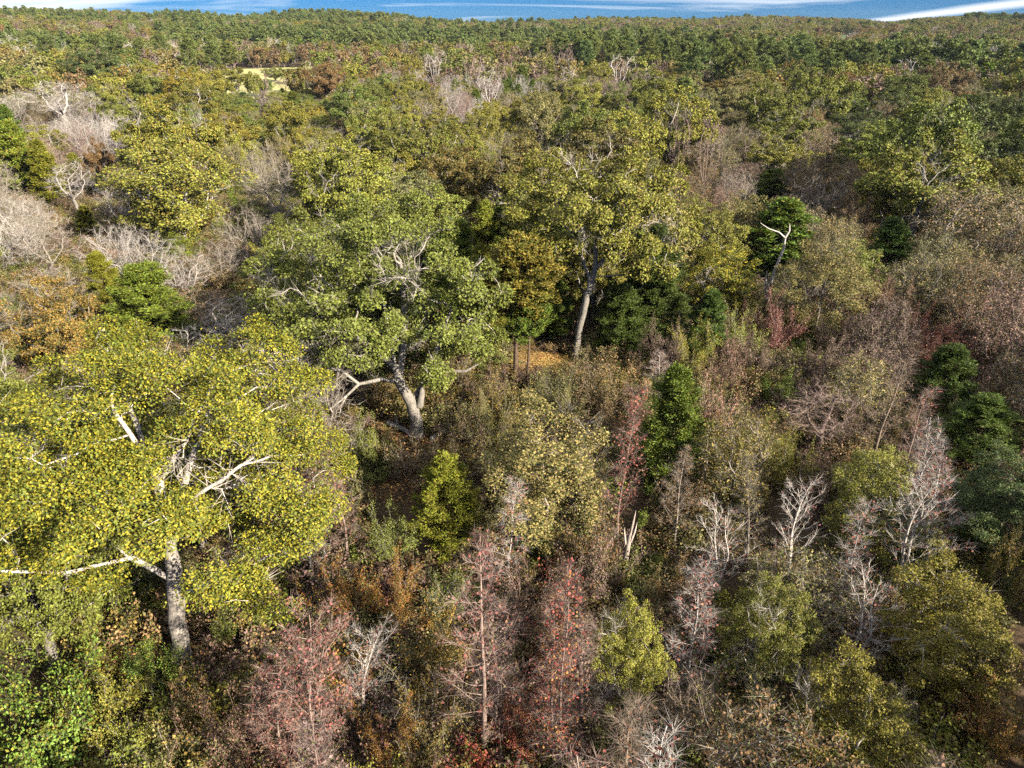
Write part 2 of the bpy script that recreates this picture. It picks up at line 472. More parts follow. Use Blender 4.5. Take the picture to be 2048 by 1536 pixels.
def make_oak(key, seed, H=12.0, W=12.0, n_leaf=14000, leaf=(0.24, 0.15), n_lobes=26, n_att=750, fork=2.6, stems=4, base=0.34, bare=0.0, lobe=(0.13, 0.22), hc0=0.24,
             skel=None, spread=0.24, D=0.5, far=False, r_leaf=0.05, r_min=0.014, tri=False, droop=0.15, r_tip=0.012, shift=(0, 0, 0), hollow=0.45, flat=0.8, twig=2, extra=None, extra_att=None, cell=1.6, cr=0.68, frac=0.95):
    rng = np.random.default_rng(seed)
    att, C = lobes_points(rng, W, H * hc0, H * 0.985, n_lobes, n_att, lobe=lobe, hollow=hollow, flat=flat)
    att = att + np.array(shift)
    if extra_att is not None: att = np.vstack([att, extra_att(rng)])
    nodes, par = colonize(att, skel or oak_skeleton(rng, H, W, fork, stems), D, D * 4.5, D * 1.25, rng)
    rad, ch = radii(nodes, par, base, r_tip)
    keep = None
    if bare > 0:
        ph = rng.uniform(0, 6.28, 3)
        keep = lambda P: (np.sin(P[:, 0] * 1.1 + ph[0]) + np.sin(P[:, 1] * 1.0 + ph[1]) + np.sin(P[:, 2] * 1.2 + ph[2])) > (-1.9 + 2.4 * bare)
    if far:
        b = Buf()
        rad2 = rad * 1.2
        for p, r in chains(nodes, par, rad2):
            k = np.where(r >= r_min)[0]
            if len(k) >= 2: tube(b, p[:k[-1] + 1], r[:k[-1] + 1], sides=3)
        clump_leaves(b, nodes, rad, r_leaf, n_leaf, leaf[0], leaf[1], rng, cell * 1.25, cr * 1.5, mat=1, keep=keep, spread=spread, droop=droop)
        PROTO[key] = Proto(None, None, H, W, b.mesh(key, [M_BARK, M_LEAF]))
        return nodes, par, rad
    wood = wood_mesh(key + '_wood', nodes, par, rad, r_min, extra)
    b = Buf()
    clump_leaves(b, nodes, rad, r_leaf, n_leaf, leaf[0], leaf[1], rng, cell, cr, keep=keep, spread=spread, droop=droop, frac=frac)
    if twig: twig_slivers(b, nodes, rad, par, 0.035, twig, 0.55, 0.02, rng, mat=1)
    if keep is not None:
        gone = rad.copy(); gone[keep(nodes)] = 9.0
        twig_slivers(b, nodes, gone, par, 0.04, 5, 0.85, 0.028, rng, mat=1)
    PROTO[key] = Proto(wood, b.mesh(key + '_crown', [M_LEAF, M_TWIG], -1), H, W)
    return nodes, par, rad

def make_bare(key, seed, H=11.0, W=9.0, n_lobes=20, n_att=900, fork=2.0, stems=4, base=0.2, hc0=0.2, D=0.42, per=5, tl=0.8, tw=0.022, leaf_n=0, leaf=(0.14, 0.1), far=False, r_min=0.012, up=0.25, skel=None, trop=0.12, r_tip=0.012):
    rng = np.random.default_rng(seed)
    att, C = lobes_points(rng, W, H * hc0, H * 0.98, n_lobes, n_att, lobe=(0.16, 0.26), hollow=0.25, flat=1.0)
    nodes, par = colonize(att, skel or oak_skeleton(rng, H, W, fork, stems), D, D * 4.5, D * 1.3, rng, tropism=(0, 0, trop), jitter=0.2)
    rad, ch = radii(nodes, par, base, r_tip)
    if far:
        b = Buf()
        for p, r in chains(nodes, par, rad * 1.5):
            k = np.where(r >= r_min)[0]
            if len(k) >= 2: tube(b, p[:k[-1] + 1], r[:k[-1] + 1], sides=3)
        twig_slivers(b, nodes, rad, par, 0.04, per, tl, tw, rng, mat=1, up=up)
        if leaf_n: leaf_cloud(b, nodes, rad, 0.03, leaf_n, leaf[0], leaf[1], rng, 0.2, mat=2)
        PROTO[key] = Proto(None, None, H, W, b.mesh(key, [M_BARK, M_TWIG, M_LEAF])); return
    wood = wood_mesh(key + '_wood', nodes, par, rad, r_min, flare=1.3)
    b = Buf()
    twig_slivers(b, nodes, rad, par, 0.05, per, tl, tw, rng, mat=1, up=up)
    if leaf_n: leaf_cloud(b, nodes, rad, 0.03, leaf_n, leaf[0], leaf[1], rng, 0.18)
    PROTO[key] = Proto(wood, b.mesh(key + '_crown', [M_LEAF, M_TWIG], -1), H, W)

def make_excurrent(key, seed, H=9.0, W=4.0, base=0.1, n_br=46, h0=0.12, h1=0.97, prof=None, ang=(0.6, 0.9), sub=5, leaf_n=2500, leaf=(0.11, 0.09), spread=0.12, twig=3,
                   tl=0.4, tw=0.016, curve=0.35, needle=False, far=False, wob=0.12, sublen=0.42, along=0.35, stems=1, tuft=False, r_br=0.016, droop=0.0, leaf_up=0.3, bare_to=0.0, dead=0):
    """a leader with side branches: saplings, cedars, pines"""
    rng = np.random.default_rng(seed)
    prof = prof or (lambda t: 1 - 0.75 * t)
    b = Buf(); spots, sdir = [], []
    crown = b if far else Buf()
    for st in range(stems):
        n = max(6, int(H / 0.45)); hh = H * (1 - 0.12 * st)
        tr = bend([(0, 0, z) for z in np.linspace(-0.25, hh, n)], rng, wob)
        if stems > 1:
            a = st * 2.4; tr[:, 0] += np.linspace(0.12, 0.12 + 0.10 * W * (st > 0), n) * math.cos(a); tr[:, 1] += np.linspace(0.12, 0.12 + 0.10 * W * (st > 0), n) * math.sin(a)
        tt = np.linspace(0, 1, n)
        tr_r = np.maximum(base * (1 - tt) ** 0.85, 0.014) * (1 + 0.35 * np.exp(-tt * n / 2.0))
        tube(b, tr, tr_r)
        nb = n_br // stems
        for k in range(nb + dead):
            isdead = k >= nb
            t = rng.uniform(0.12, h0) if isdead else h0 + (h1 - h0) * ((k + rng.random()) / nb)
            a = k * 2.39996 + rng.normal(0, 0.35)
            p0 = np.array([np.interp(t, tt, tr[:, q]) for q in range(3)])
            L = W * 0.5 * prof((t - h0) / (1 - h0) if not isdead else 0.15) * rng.uniform(0.7, 1.12) * (0.7 if isdead else 1)
            if L < 0.1: L = 0.1
            el = rng.uniform(*ang) * (1 if not isdead else 0.3)
            d = np.array((math.cos(a) * math.cos(el), math.sin(a) * math.cos(el), math.sin(el)))
            m = 5; pts = [p0]
            for q in range(m):
                d = unit(d + np.array((0, 0, curve / m)) + rng.normal(0, 0.10, 3)); pts.append(pts[-1] + d * L / m)
            pts = np.array(pts)
            r0 = max(min(r_br * (0.4 + L / (W * 0.5)), base * 0.6), 0.009)
            tube(b, pts, np.linspace(r0, 0.006, m + 1), sides=3)
            if isdead: 
                twig_spots = pts[2:]
            else:
                spots.extend(pts[1:]); sdir.extend([d] * m)
            for s in range(sub if not isdead else 2):
                f = rng.uniform(along, 1.0); i = min(int(f * m), m - 1); q0 = pts[i] + (pts[i + 1] - pts[i]) * (f * m - i)
                sd = unit(unit(pts[i + 1] - pts[i]) * 0.8 + rng.normal(0, 0.5, 3) * np.array((1, 1, 0.6)) + np.array((0, 0, 0.15)))
                sl = L * sublen * rng.uniform(0.5, 1.1) * (1.15 - 0.6 * f)
                sp = np.array([q0, q0 + sd * sl * 0.5 + np.array((0, 0, 0.02)), q0 + unit(sd + np.array((0, 0, curve * 0.4))) * sl])
                if not far: tube(b, sp, (max(r0 * 0.5, 0.008), 0.007, 0.005), sides=3)
                if not isdead:
                    for w in np.linspace(0.25, 1.0, 4): spots.append(sp[0] * (1 - w) + sp[2] * w); sdir.append(sd)
    P = np.array(spots); S = np.array(sdir)
    if twig:
        ids = np.repeat(np.arange(len(P)), twig)
        dd = unit(S[ids] * 0.8 + rng.normal(0, 0.6, (len(ids), 3)) + np.array((0, 0, 0.15)))
        leaves(crown, P[ids], dd, unit(rng.normal(0, 1, (len(ids), 3))), tl, tw, rng, mat=1, tri=True)
    if leaf_n:
        ids = rng.choice(len(P), leaf_n)
        off = rng.normal(0, spread, (leaf_n, 3)); pos = P[ids] + off
        outw = unit(pos * np.array((1, 1, 0)) + 1e-4)
        if needle:
            dd = unit(S[ids] * 0.9 + rng.normal(0, 0.55, (leaf_n, 3)) + np.array((0, 0, leaf_up)))
            nr = unit(rng.normal(0, 0.5, (leaf_n, 3)) + np.array((0, 0, 0.5)) + outw * 0.9)
        else:
            dd = unit(rng.normal(0, 0.9, (leaf_n, 3)) + S[ids] * 0.5 - np.array((0, 0, droop)))
            nr = unit(rng.normal(0, 0.6, (leaf_n, 3)) + np.array((0, 0, 0.5)) + outw * 0.8)
        if bare_to > 0:
            k = pos[:, 2] > bare_to * H; pos, dd, nr = pos[k], dd[k], nr[k]
        leaves(crown, pos, dd, nr, leaf[0], leaf[1], rng, mat=2 if far else 0)
    lm = M_NEEDLE if needle else M_LEAF
    if far: PROTO[key] = Proto(None, None, H, W, b.mesh(key, [M_BARK, M_TWIG, lm]))
    else: PROTO[key] = Proto(b.mesh(key + '_wood', [M_BARK]), crown.mesh(key + '_crown', [lm, M_TWIG], -1), H, W)

def make_shrub(key, seed, H=2.6, W=3.0, stems=9, leaf_n=5000, leaf=(0.10, 0.07), spread=0.16, twig=3, tw=0.014, tl=0.45, arch=0.5, sub=7, far=False):
    """many stems from one root"""
    rng = np.random.default_rng(seed)
    b = Buf(); crown = b if far else Buf(); spots, sdir = [], []
    for k in range(stems):
        a = k * 2.39996 + rng.normal(0, 0.4); el = rng.uniform(0.75, 1.45)
        d = np.array((math.cos(a) * math.cos(el), math.sin(a) * math.cos(el), math.sin(el)))
        L = H * rng.uniform(0.7, 1.15); m = 6; pts = [np.array((math.cos(a), math.sin(a), -0.6)) * 0.12 * W * rng.random()]
        for q in range(m):
            d = unit(d + np.array((math.cos(a), math.sin(a), 0)) * arch / m * (W / H) * 0.8 + rng.normal(0, 0.10, 3)); pts.append(pts[-1] + d * L / m)
        pts = np.array(pts); tube(b, pts, np.linspace(0.028, 0.007, m + 1) * (H / 3.0) ** 0.5, sides=3)
        spots.extend(pts[2:]); sdir.extend([d] * (m - 1))
        for s in range(sub):
            f = rng.uniform(0.3, 1.0); i = min(int(f * m), m - 1); q0 = pts[i] + (pts[i + 1] - pts[i]) * (f * m - i)
            sd = unit(d * 0.6 + rng.normal(0, 0.7, 3) + np.array((0, 0, 0.25))); sl = L * 0.36 * rng.uniform(0.4, 1.1)
            sp = np.array([q0, q0 + sd * sl * 0.55, q0 + unit(sd + rng.normal(0, 0.2, 3)) * sl])
            if not far: tube(b, sp, (0.012, 0.008, 0.005), sides=3)
            for w in np.linspace(0.3, 1, 4): spots.append(sp[0] * (1 - w) + sp[2] * w); sdir.append(sd)
    P = np.array(spots); S = np.array(sdir)
    if twig:
        ids = np.repeat(np.arange(len(P)), twig)
        leaves(crown, P[ids], unit(S[ids] * 0.8 + rng.normal(0, 0.6, (len(ids), 3))), unit(rng.normal(0, 1, (len(ids), 3))), tl, tw, rng, mat=1, tri=True)
    if leaf_n:
        ids = rng.choice(len(P), leaf_n); off = rng.normal(0, spread, (leaf_n, 3))
        outw = unit((P[ids] + off - np.array((0, 0, 0.3 * H))) / np.array((W, W, H)))
        leaves(crown, P[ids] + off, unit(rng.normal(0, 0.8, (leaf_n, 3)) + S[ids] * 0.5), unit(rng.normal(0, 0.5, (leaf_n, 3)) + np.array((0, 0, 0.3)) + outw), leaf[0], leaf[1], rng, mat=2 if far else 0)
    if far: PROTO[key] = Proto(None, None, H, W, b.mesh(key, [M_BARK, M_TWIG, M_LEAF]))
    else: PROTO[key] = Proto(b.mesh(key + '_wood', [M_BARK]), crown.mesh(key + '_crown', [M_LEAF, M_TWIG], -1), H, W)

# ----------------------------------------------------------------------------- the kinds of tree
KIND = {}
def build_protos():
    # broad oaks, seen from 20 to 70 m and from 70 to 220 m
    make_oak('oak_near_a', 11, n_leaf=30000, leaf=(0.17, 0.11), n_att=1000, n_lobes=30, bare=0.15, spread=0.20)
    make_oak('oak_near_b', 12, n_leaf=28000, leaf=(0.17, 0.11), n_att=1000, n_lobes=26, bare=0.3, stems=3, fork=3.2, spread=0.20)
    for i, (h, w, fk, br, lb) in enumerate([(12, 12, 2.6, 0.2, 26), (12, 11, 3.2, 0.4, 20), (11, 13, 2.2, 0.3, 30), (13, 11, 3.6, 0.15, 24), (12, 12, 2.8, 0.55, 22)]):
        make_oak('oak_mid_%d' % i, 21 + i, H=h, W=w, fork=fk, bare=br, n_lobes=lb, n_leaf=24000, leaf=(0.24, 0.16), n_att=620, D=0.55, twig=1, r_min=0.02)
    VSPAN[0] = 0.5
    for i in range(5):
        make_oak('oak_far_%d' % i, 41 + i, H=12, W=11 + i % 3, n_leaf=1500, leaf=(0.75, 0.55), n_att=120, D=1.0, far=True, spread=0.4, r_leaf=0.09, r_min=0.07, n_lobes=18, bare=0.1 * i)
    VSPAN[0] = 1.0
    KIND['oak'] = (['oak_near_a', 'oak_near_b'], ['oak_mid_%d' % i for i in range(5)], ['oak_far_%d' % i for i in range(5)])
    # fine-leaved oval trees
    for i, (h, w, nl) in enumerate([(10, 6.0, 38000), (9, 7.0, 40000), (8, 6.5, 34000)]):
        make_oak('elm_near_%d' % i, 61 + i, H=h, W=w, n_leaf=nl, leaf=(0.10, 0.062), n_att=800, D=0.34, n_lobes=22, lobe=(0.11, 0.24), fork=0.9, stems=5, base=0.12, hc0=0.06, spread=0.17, r_leaf=0.03,
                 r_min=0.008, r_tip=0.007, hollow=0.35, flat=1.1, bare=0.25, twig=2, cell=0.75, cr=0.36, frac=0.8)
    for i in range(3):
        make_oak('elm_mid_%d' % i, 71 + i, H=10, W=8, n_leaf=20000, leaf=(0.17, 0.11), n_att=600, D=0.42, n_lobes=24, lobe=(0.15, 0.25), fork=1.4, stems=5, base=0.16, hc0=0.1, spread=0.2, hollow=0.2, flat=1.0, bare=0.1, twig=1, cell=0.9, cr=0.5)
    KIND['elm'] = (['elm_near_0', 'elm_near_1', 'elm_near_2'], ['elm_mid_0', 'elm_mid_1', 'elm_mid_2'], ['oak_far_0', 'oak_far_2', 'oak_far_3'])
    # red cedars
    cone = lambda t: (1 - t) ** 0.75 * (0.55 + 0.45 * min(1, t * 4 + 0.2))
    oval = lambda t: (1 - t) ** 0.6 * min(1.0, 0.6 + t * 1.6)
    for i, pf in enumerate([cone, oval]):
        make_excurrent('cedar_near_%d' % i, 81 + i, H=9, W=5.0, base=0.16, n_br=90, h0=0.06, prof=pf, ang=(0.25, 0.6), sub=9, leaf_n=44000, leaf=(0.15, 0.05), spread=0.10, twig=0, needle=True, curve=0.5, sublen=0.45, wob=0.1)
    for i, pf in enumerate([cone, oval, cone]):
        make_excurrent('cedar_mid_%d' % i, 91 + i, H=9, W=5.0 - 0.4 * i, base=0.16, n_br=80, h0=0.05, prof=pf, ang=(0.2, 0.6), sub=8, leaf_n=16000, leaf=(0.26, 0.085), spread=0.12, twig=0, needle=True, curve=0.5, sublen=0.45, wob=0.1)
    for i in range(2):
        make_excurrent('cedar_far_%d' % i, 96 + i, H=9, W=5.0, base=0.16, n_br=40, h0=0.05, prof=cone, sub=4, leaf_n=900, leaf=(0.9, 0.35), spread=0.2, twig=0, needle=True, far=True)
    KIND['cedar'] = (['cedar_near_0', 'cedar_near_1'], ['cedar_mid_0', 'cedar_mid_1', 'cedar_mid_2'], ['cedar_far_0', 'cedar_far_1'])
    # pines
    pp = lambda t: (1 - t) ** 0.55 * (0.5 + 0.5 * min(1, t * 3))
    for i in range(3):
        make_excurrent('pine_mid_%d' % i, 101 + i, H=17, W=8.0, base=0.26, n_br=52, h0=0.34 + 0.06 * i, prof=pp, ang=(0.0, 0.5), sub=5, leaf_n=7500, leaf=(0.55, 0.16), spread=0.22, twig=0, needle=True, curve=0.4, sublen=0.4, along=0.5, wob=0.2)
        make_excurrent('pine_far_%d' % i, 105 + i, H=17, W=8.0, base=0.26, n_br=34, h0=0.34 + 0.06 * i, prof=pp, ang=(0.0, 0.5), sub=3, leaf_n=1100, leaf=(1.1, 0.55), spread=0.35, twig=0, needle=True, curve=0.4, far=True)
    KIND['pine'] = (['pine_mid_0', 'pine_mid_1', 'pine_mid_2'], ['pine_mid_0', 'pine_mid_1', 'pine_mid_2'], ['pine_far_0', 'pine_far_1', 'pine_far_2'])
    # leafless trees
    make_bare('bare_a', 111, H=10, W=9, fork=2.0)
    make_bare('bare_b', 112, H=11, W=7.5, fork=3.0, stems=3, hc0=0.3)
    make_bare('bare_c', 113, H=8, W=10, fork=0.7, stems=6, hc0=0.08, per=5)
    make_bare('bare_d', 114, H=12, W=6, fork=4.0, stems=3, hc0=0.35)
    make_bare('bare_vase', 115, H=12, W=8.5, n_lobes=14, n_att=360, fork=1.6, stems=6, base=0.26, hc0=0.25, D=0.6, per=4, tl=1.0, tw=0.035, r_tip=0.03)
    for i in range(4):
        make_bare('bare_far_%d' % i, 121 + i, H=11, W=8 - i, n_att=160, D=0.9, far=True, per=4, tl=1.6, tw=0.09, r_min=0.04)
    KIND['bare'] = (['bare_a', 'bare_b', 'bare_c', 'bare_d'], ['bare_a', 'bare_b', 'bare_c', 'bare_d'], ['bare_far_%d' % i for i in range(4)])
    # leafless trees with the last leaves on
    make_bare('thin_a', 131, H=9, W=8, fork=1.2, stems=5, hc0=0.1, per=4, leaf_n=8000, leaf=(0.16, 0.115))
    make_bare('thin_b', 132, H=8, W=7, fork=0.9, stems=6, hc0=0.08, per=4, leaf_n=8000, leaf=(0.14, 0.10))
    make_bare('thin_c', 133, H=10, W=7, fork=1.6, stems=4, hc0=0.12, per=4, leaf_n=4500, leaf=(0.15, 0.11))
    for i in range(2):
        make_bare('thin_far_%d' % i, 136 + i, H=9, W=8, n_att=140, D=0.9, far=True, per=3, tl=1.4, tw=0.08, leaf_n=500, leaf=(0.6, 0.45), r_min=0.04)
    KIND['thin'] = (['thin_a', 'thin_b', 'thin_c'], ['thin_a', 'thin_b', 'thin_c'], ['thin_far_0', 'thin_far_1'])
    # slender saplings, nearly bare
    wide = lambda t: 0.35 + 0.9 * t * (1 - t) * 2.0 if t < 0.9 else 0.35
    make_excurrent('sapling_a', 141, H=11, W=4.6, base=0.12, n_br=44, h0=0.25, prof=lambda t: 1.0 - 0.8 * t, ang=(0.3, 0.7), sub=5, leaf_n=900, twig=2, tl=0.5, tw=0.010, r_br=0.011)
    make_excurrent('sapling_b', 142, H=11, W=3.6, base=0.10, n_br=60, h0=0.15, prof=lambda t: 1.0 - 0.75 * t, ang=(0.3, 0.7), sub=5, leaf_n=1100, leaf=(0.11, 0.09), twig=2, tw=0.011, r_br=0.011)
    make_excurrent('sapling_c', 143, H=8, W=4.6, base=0.10, n_br=44, h0=0.2, prof=lambda t: 1.0 - 0.6 * t, ang=(0.5, 0.95), sub=5, leaf_n=220, leaf=(0.11, 0.09), twig=1, tl=0.4, tw=0.010, stems=2, wob=0.25, r_br=0.010)
    make_excurrent('tuft_sapling', 145, H=5, W=0.9, base=0.08, n_br=16, h0=0.78, prof=lambda t: 1.0, ang=(0.2, 0.8), sub=4, leaf_n=900, leaf=(0.11, 0.08), twig=0)
    make_excurrent('sapling_d', 144, H=7, W=4.2, base=0.07, n_br=48, h0=0.1, prof=lambda t: 0.6 + 0.4 * t if t < 0.6 else 1.3 - 0.75 * t, ang=(0.5, 1.0), sub=6, leaf_n=2600, leaf=(0.10, 0.08), twig=3, tw=0.011, stems=3, r_br=0.012)
    for i, (h, w, nb, lf) in enumerate([(10, 2.6, 40, 500), (9, 3.0, 46, 900), (11, 2.4, 44, 250)]):
        make_excurrent('whip_%d' % i, 171 + i, H=h, W=w, base=0.065, n_br=nb, h0=0.18, prof=lambda t: 1.0 - 0.7 * t, ang=(0.55, 1.0), sub=4, leaf_n=lf, leaf=(0.10, 0.08), twig=2, tl=0.45, tw=0.010, r_br=0.009, wob=0.2)
    KIND['whip'] = (['whip_0', 'whip_1', 'whip_2'],) * 3
    KIND['sapling'] = (['sapling_a', 'sapling_c'],) * 3
    KIND['redsapling'] = (['sapling_b', 'sapling_d'],) * 3
    # thickets and shrubs
    make_shrub('thicket_a', 151, H=4.2, W=4.4, stems=12, leaf_n=7500, leaf=(0.11, 0.08), twig=1)
    make_shrub('thicket_b', 152, H=3.6, W=4.0, stems=14, leaf_n=4200, leaf=(0.11, 0.08), twig=2)
    make_shrub('thicket_c', 153, H=4.8, W=4.0, stems=10, leaf_n=9500, leaf=(0.10, 0.075), twig=1)
    KIND['thicket'] = (['thicket_a', 'thicket_b', 'thicket_c'],) * 2 + (['oak_far_1'],)
    make_shrub('shrub_a', 155, H=2.4, W=3.2, stems=12, leaf_n=9000, leaf=(0.10, 0.07), twig=1)
    make_shrub('shrub_b', 156, H=3.0, W=3.0, stems=10, leaf_n=9000, leaf=(0.09, 0.07), twig=1, spread=0.2)
    KIND['shrub'] = (['shrub_a', 'shrub_b'],) * 2 + (['oak_far_1'],)
    for i in range(4):
        make_shrub('brush_%d' % i, 161 + i, H=1.5 + 0.3 * i, W=2.4, stems=8, leaf_n=(1700, 800, 2000, 1300)[i], leaf=(0.14, 0.10), twig=(0, 2, 0, 1)[i], far=True, sub=5)
build_protos()

# ----------------------------------------------------------------------------- colours: leaf, accent leaf, how many accents, bark, adjective
GREY = (0.24, 0.20, 0.155); PALE = (0.32, 0.28, 0.225); BROWN = (0.12, 0.08, 0.052); PINK = (0.235, 0.165, 0.13); WHITE = (0.37, 0.325, 0.275); DIM = (0.16, 0.12, 0.085)
PAL = {
    'olive':  ((0.195, 0.190, 0.028), (0.20, 0.14, 0.04), 0.15, PALE, 'olive-green'),
    'green':  ((0.150, 0.170, 0.028), (0.14, 0.14, 0.03), 0.2, PALE, 'green'),
    'ygreen': ((0.235, 0.220, 0.032), (0.25, 0.17, 0.03), 0.15, PALE, 'yellow-green'),
    'dark':   ((0.085, 0.105, 0.026), (0.12, 0.11, 0.03), 0.2, GREY, 'dark green'),
    'yellow': ((0.260, 0.220, 0.018), (0.13, 0.15, 0.02), 0.50, (0.42, 0.36, 0.29), 'golden yellow'),
    'gold':   ((0.240, 0.160, 0.038), (0.13, 0.12, 0.03), 0.42, GREY, 'golden brown'),
    'rust':   ((0.230, 0.115, 0.040), (0.13, 0.10, 0.03), 0.25, GREY, 'rust-brown'),
    'brown':  ((0.220, 0.135, 0.060), (0.10, 0.10, 0.03), 0.3, GREY, 'brown'),
    'khaki':  ((0.240, 0.200, 0.070), (0.11, 0.12, 0.03), 0.3, GREY, 'khaki'),
    'orange': ((0.310, 0.135, 0.035), (0.25, 0.20, 0.03), 0.3, GREY, 'orange-leaved'),
    'red':    ((0.270, 0.062, 0.045), (0.28, 0.14, 0.04), 0.35, PINK, 'red-leaved'),
    'maroon': ((0.170, 0.065, 0.058), (0.20, 0.10, 0.06), 0.35, PINK, 'maroon-leaved'),
    'mauve':  ((0.215, 0.130, 0.100), (0.12, 0.11, 0.04), 0.3, PINK, 'mauve-brown'),
    'cedar':  ((0.105, 0.150, 0.018), (0.16, 0.16, 0.02), 0.2, BROWN, 'deep green'),
    'ycedar': ((0.185, 0.200, 0.018), (0.20, 0.16, 0.02), 0.25, BROWN, 'yellow-green'),
    'ocedar': ((0.270, 0.190, 0.025), (0.12, 0.13, 0.02), 0.35, BROWN, 'orange-tinged'),
    'dcedar': ((0.065, 0.100, 0.014), (0.09, 0.10, 0.02), 0.2, BROWN, 'blackish green'),
    'pine':   ((0.155, 0.190, 0.045), (0.11, 0.12, 0.03), 0.3, BROWN, 'green'),
    'lime':   ((0.155, 0.215, 0.030), (0.22, 0.20, 0.03), 0.2, DIM, 'bright lime-green'),
    'grey':   ((0.200, 0.120, 0.060), (0.2, 0.1, 0.05), 0.2, GREY, 'grey'),
    'white':  ((0.200, 0.070, 0.050), (0.2, 0.1, 0.05), 0.2, WHITE, 'whitish'),
    'pinkg':  ((0.240, 0.080, 0.060), (0.2, 0.1, 0.05), 0.2, PINK, 'pinkish-grey'),
    'dimb':   ((0.180, 0.090, 0.050), (0.2, 0.1, 0.05), 0.2, DIM, 'brown-grey'),
}
NAME = {'whip': 'sapling', 'oak': 'oak_tree', 'elm': 'elm_tree', 'cedar': 'cedar_tree', 'pine': 'pine_tree', 'bare': 'leafless_tree', 'thin': 'thinning_tree', 'sapling': 'sapling', 'redsapling': 'sapling', 'thicket': 'thicket_shrub', 'shrub': 'shrub'}
NOUN = {'whip': 'slender twiggy sapling', 'oak': 'oak', 'elm': 'elm', 'cedar': 'cedar', 'pine': 'pine', 'bare': 'leafless tree', 'thin': 'nearly bare tree', 'sapling': 'leafless sapling', 'redsapling': 'sapling', 'thicket': 'thicket shrub', 'shrub': 'leafy shrub'}
CAT = {'whip': 'sapling', 'oak': 'tree', 'elm': 'tree', 'cedar': 'tree', 'pine': 'tree', 'bare': 'tree', 'thin': 'tree', 'sapling': 'sapling', 'redsapling': 'sapling', 'thicket': 'shrub', 'shrub': 'shrub'}
RATIO = {'whip': 3.4, 'oak': 1.02, 'elm': 1.3, 'cedar': 1.75, 'pine': 2.1, 'bare': 1.15, 'thin': 1.2, 'sapling': 2.4, 'redsapling': 2.6, 'thicket': 1.25, 'shrub': 0.9}
HLIM = {'whip': (7, 11), 'oak': (8, 16), 'elm': (6, 13), 'cedar': (4, 12), 'pine': (12, 20), 'bare': (5, 14), 'thin': (4, 11), 'sapling': (7, 12), 'redsapling': (6, 12), 'thicket': (3.0, 6.5), 'shrub': (1.5, 4)}
CEN = {'whip': 0.58, 'oak': 0.6, 'elm': 0.52, 'cedar': 0.5, 'pine': 0.66, 'bare': 0.58, 'thin': 0.52, 'sapling': 0.6, 'redsapling': 0.55, 'thicket': 0.55, 'shrub': 0.5}

RECS = []
class Rec:
    def __init__(s, kind, pal, x, y, H, W, proto=None, rot=None, tilt=(0, 0), label=None, hand=True, lm=None):
        s.kind, s.pal, s.x, s.y, s.H, s.W, s.proto, s.rot, s.tilt, s.label, s.hand, s.lm = kind, pal, x, y, H, W, proto, rot, tilt, label, hand, lm
        s.z = float(terrain(x, y)); s.finish()
    def finish(s):
        c = CEN[s.kind]
        s.px, s.py, s.depth = proj(s.x, s.y, s.z + s.H * c)
        s.wpx = s.W / s.depth * FPX
        s.top = proj(s.x, s.y, s.z + s.H)[1]; s.bot = proj(s.x, s.y, s.z + s.H * max(0, (2 * c - 1)) * 0.9)[1]
        s.size = s.wpx * max(1, s.bot - s.top)
RNG = np.random.default_rng(7)

def by_crown(px, py, wpx, kind, pal, ratio=None, H=None, **kw):
    """a tree whose crown's middle shows at (px, py), wpx pixels wide in the photograph"""
    ratio = ratio or RATIO[kind]; h = H or sum(HLIM[kind]) / 2
    for _ in range(12):
        P, t = at_height(px, py, h * CEN[kind]); W = wpx * t / FPX
        if not H: h = 0.5 * h + 0.5 * min(max(W * ratio, HLIM[kind][0]), HLIM[kind][1])
    r = Rec(kind, pal, P[0], P[1], h, W, **kw); RECS.append(r); return r
def by_base(bx, by, tx, ty, wpx, kind, pal, **kw):
    """a tree whose foot shows at (bx, by) and whose top shows at (tx, ty)"""
    x, y = ground_at(bx, by); z = float(terrain(x, y))
    d = ray(tx, ty); t = y / d[1]; h = max(1.0, CAM_H + d[2] * t - z); dx = d[0] * t - x
    W = wpx * (y * CP + (CAM_H - h * 0.6) * SP) / FPX
    r = Rec(kind, pal, x, y, h, W, tilt=(math.atan2(dx, h), 0), **kw); RECS.append(r); return r

# ----------------------------------------------------------------------------- single trees with a shape of their own
def attractor_filter(fn):
    global lobes_points
    return fn
_lobes0 = lobes_points
def with_filter(keep, fn):
    """grow a crown with gaps: keep(points) says which crown points stay"""
    global lobes_points
    def lp(*a, **k):
        P, C = _lobes0(*a, **k); return P[keep(P)], C
    lobes_points = lp
    try: return fn()
    finally: lobes_points = _lobes0

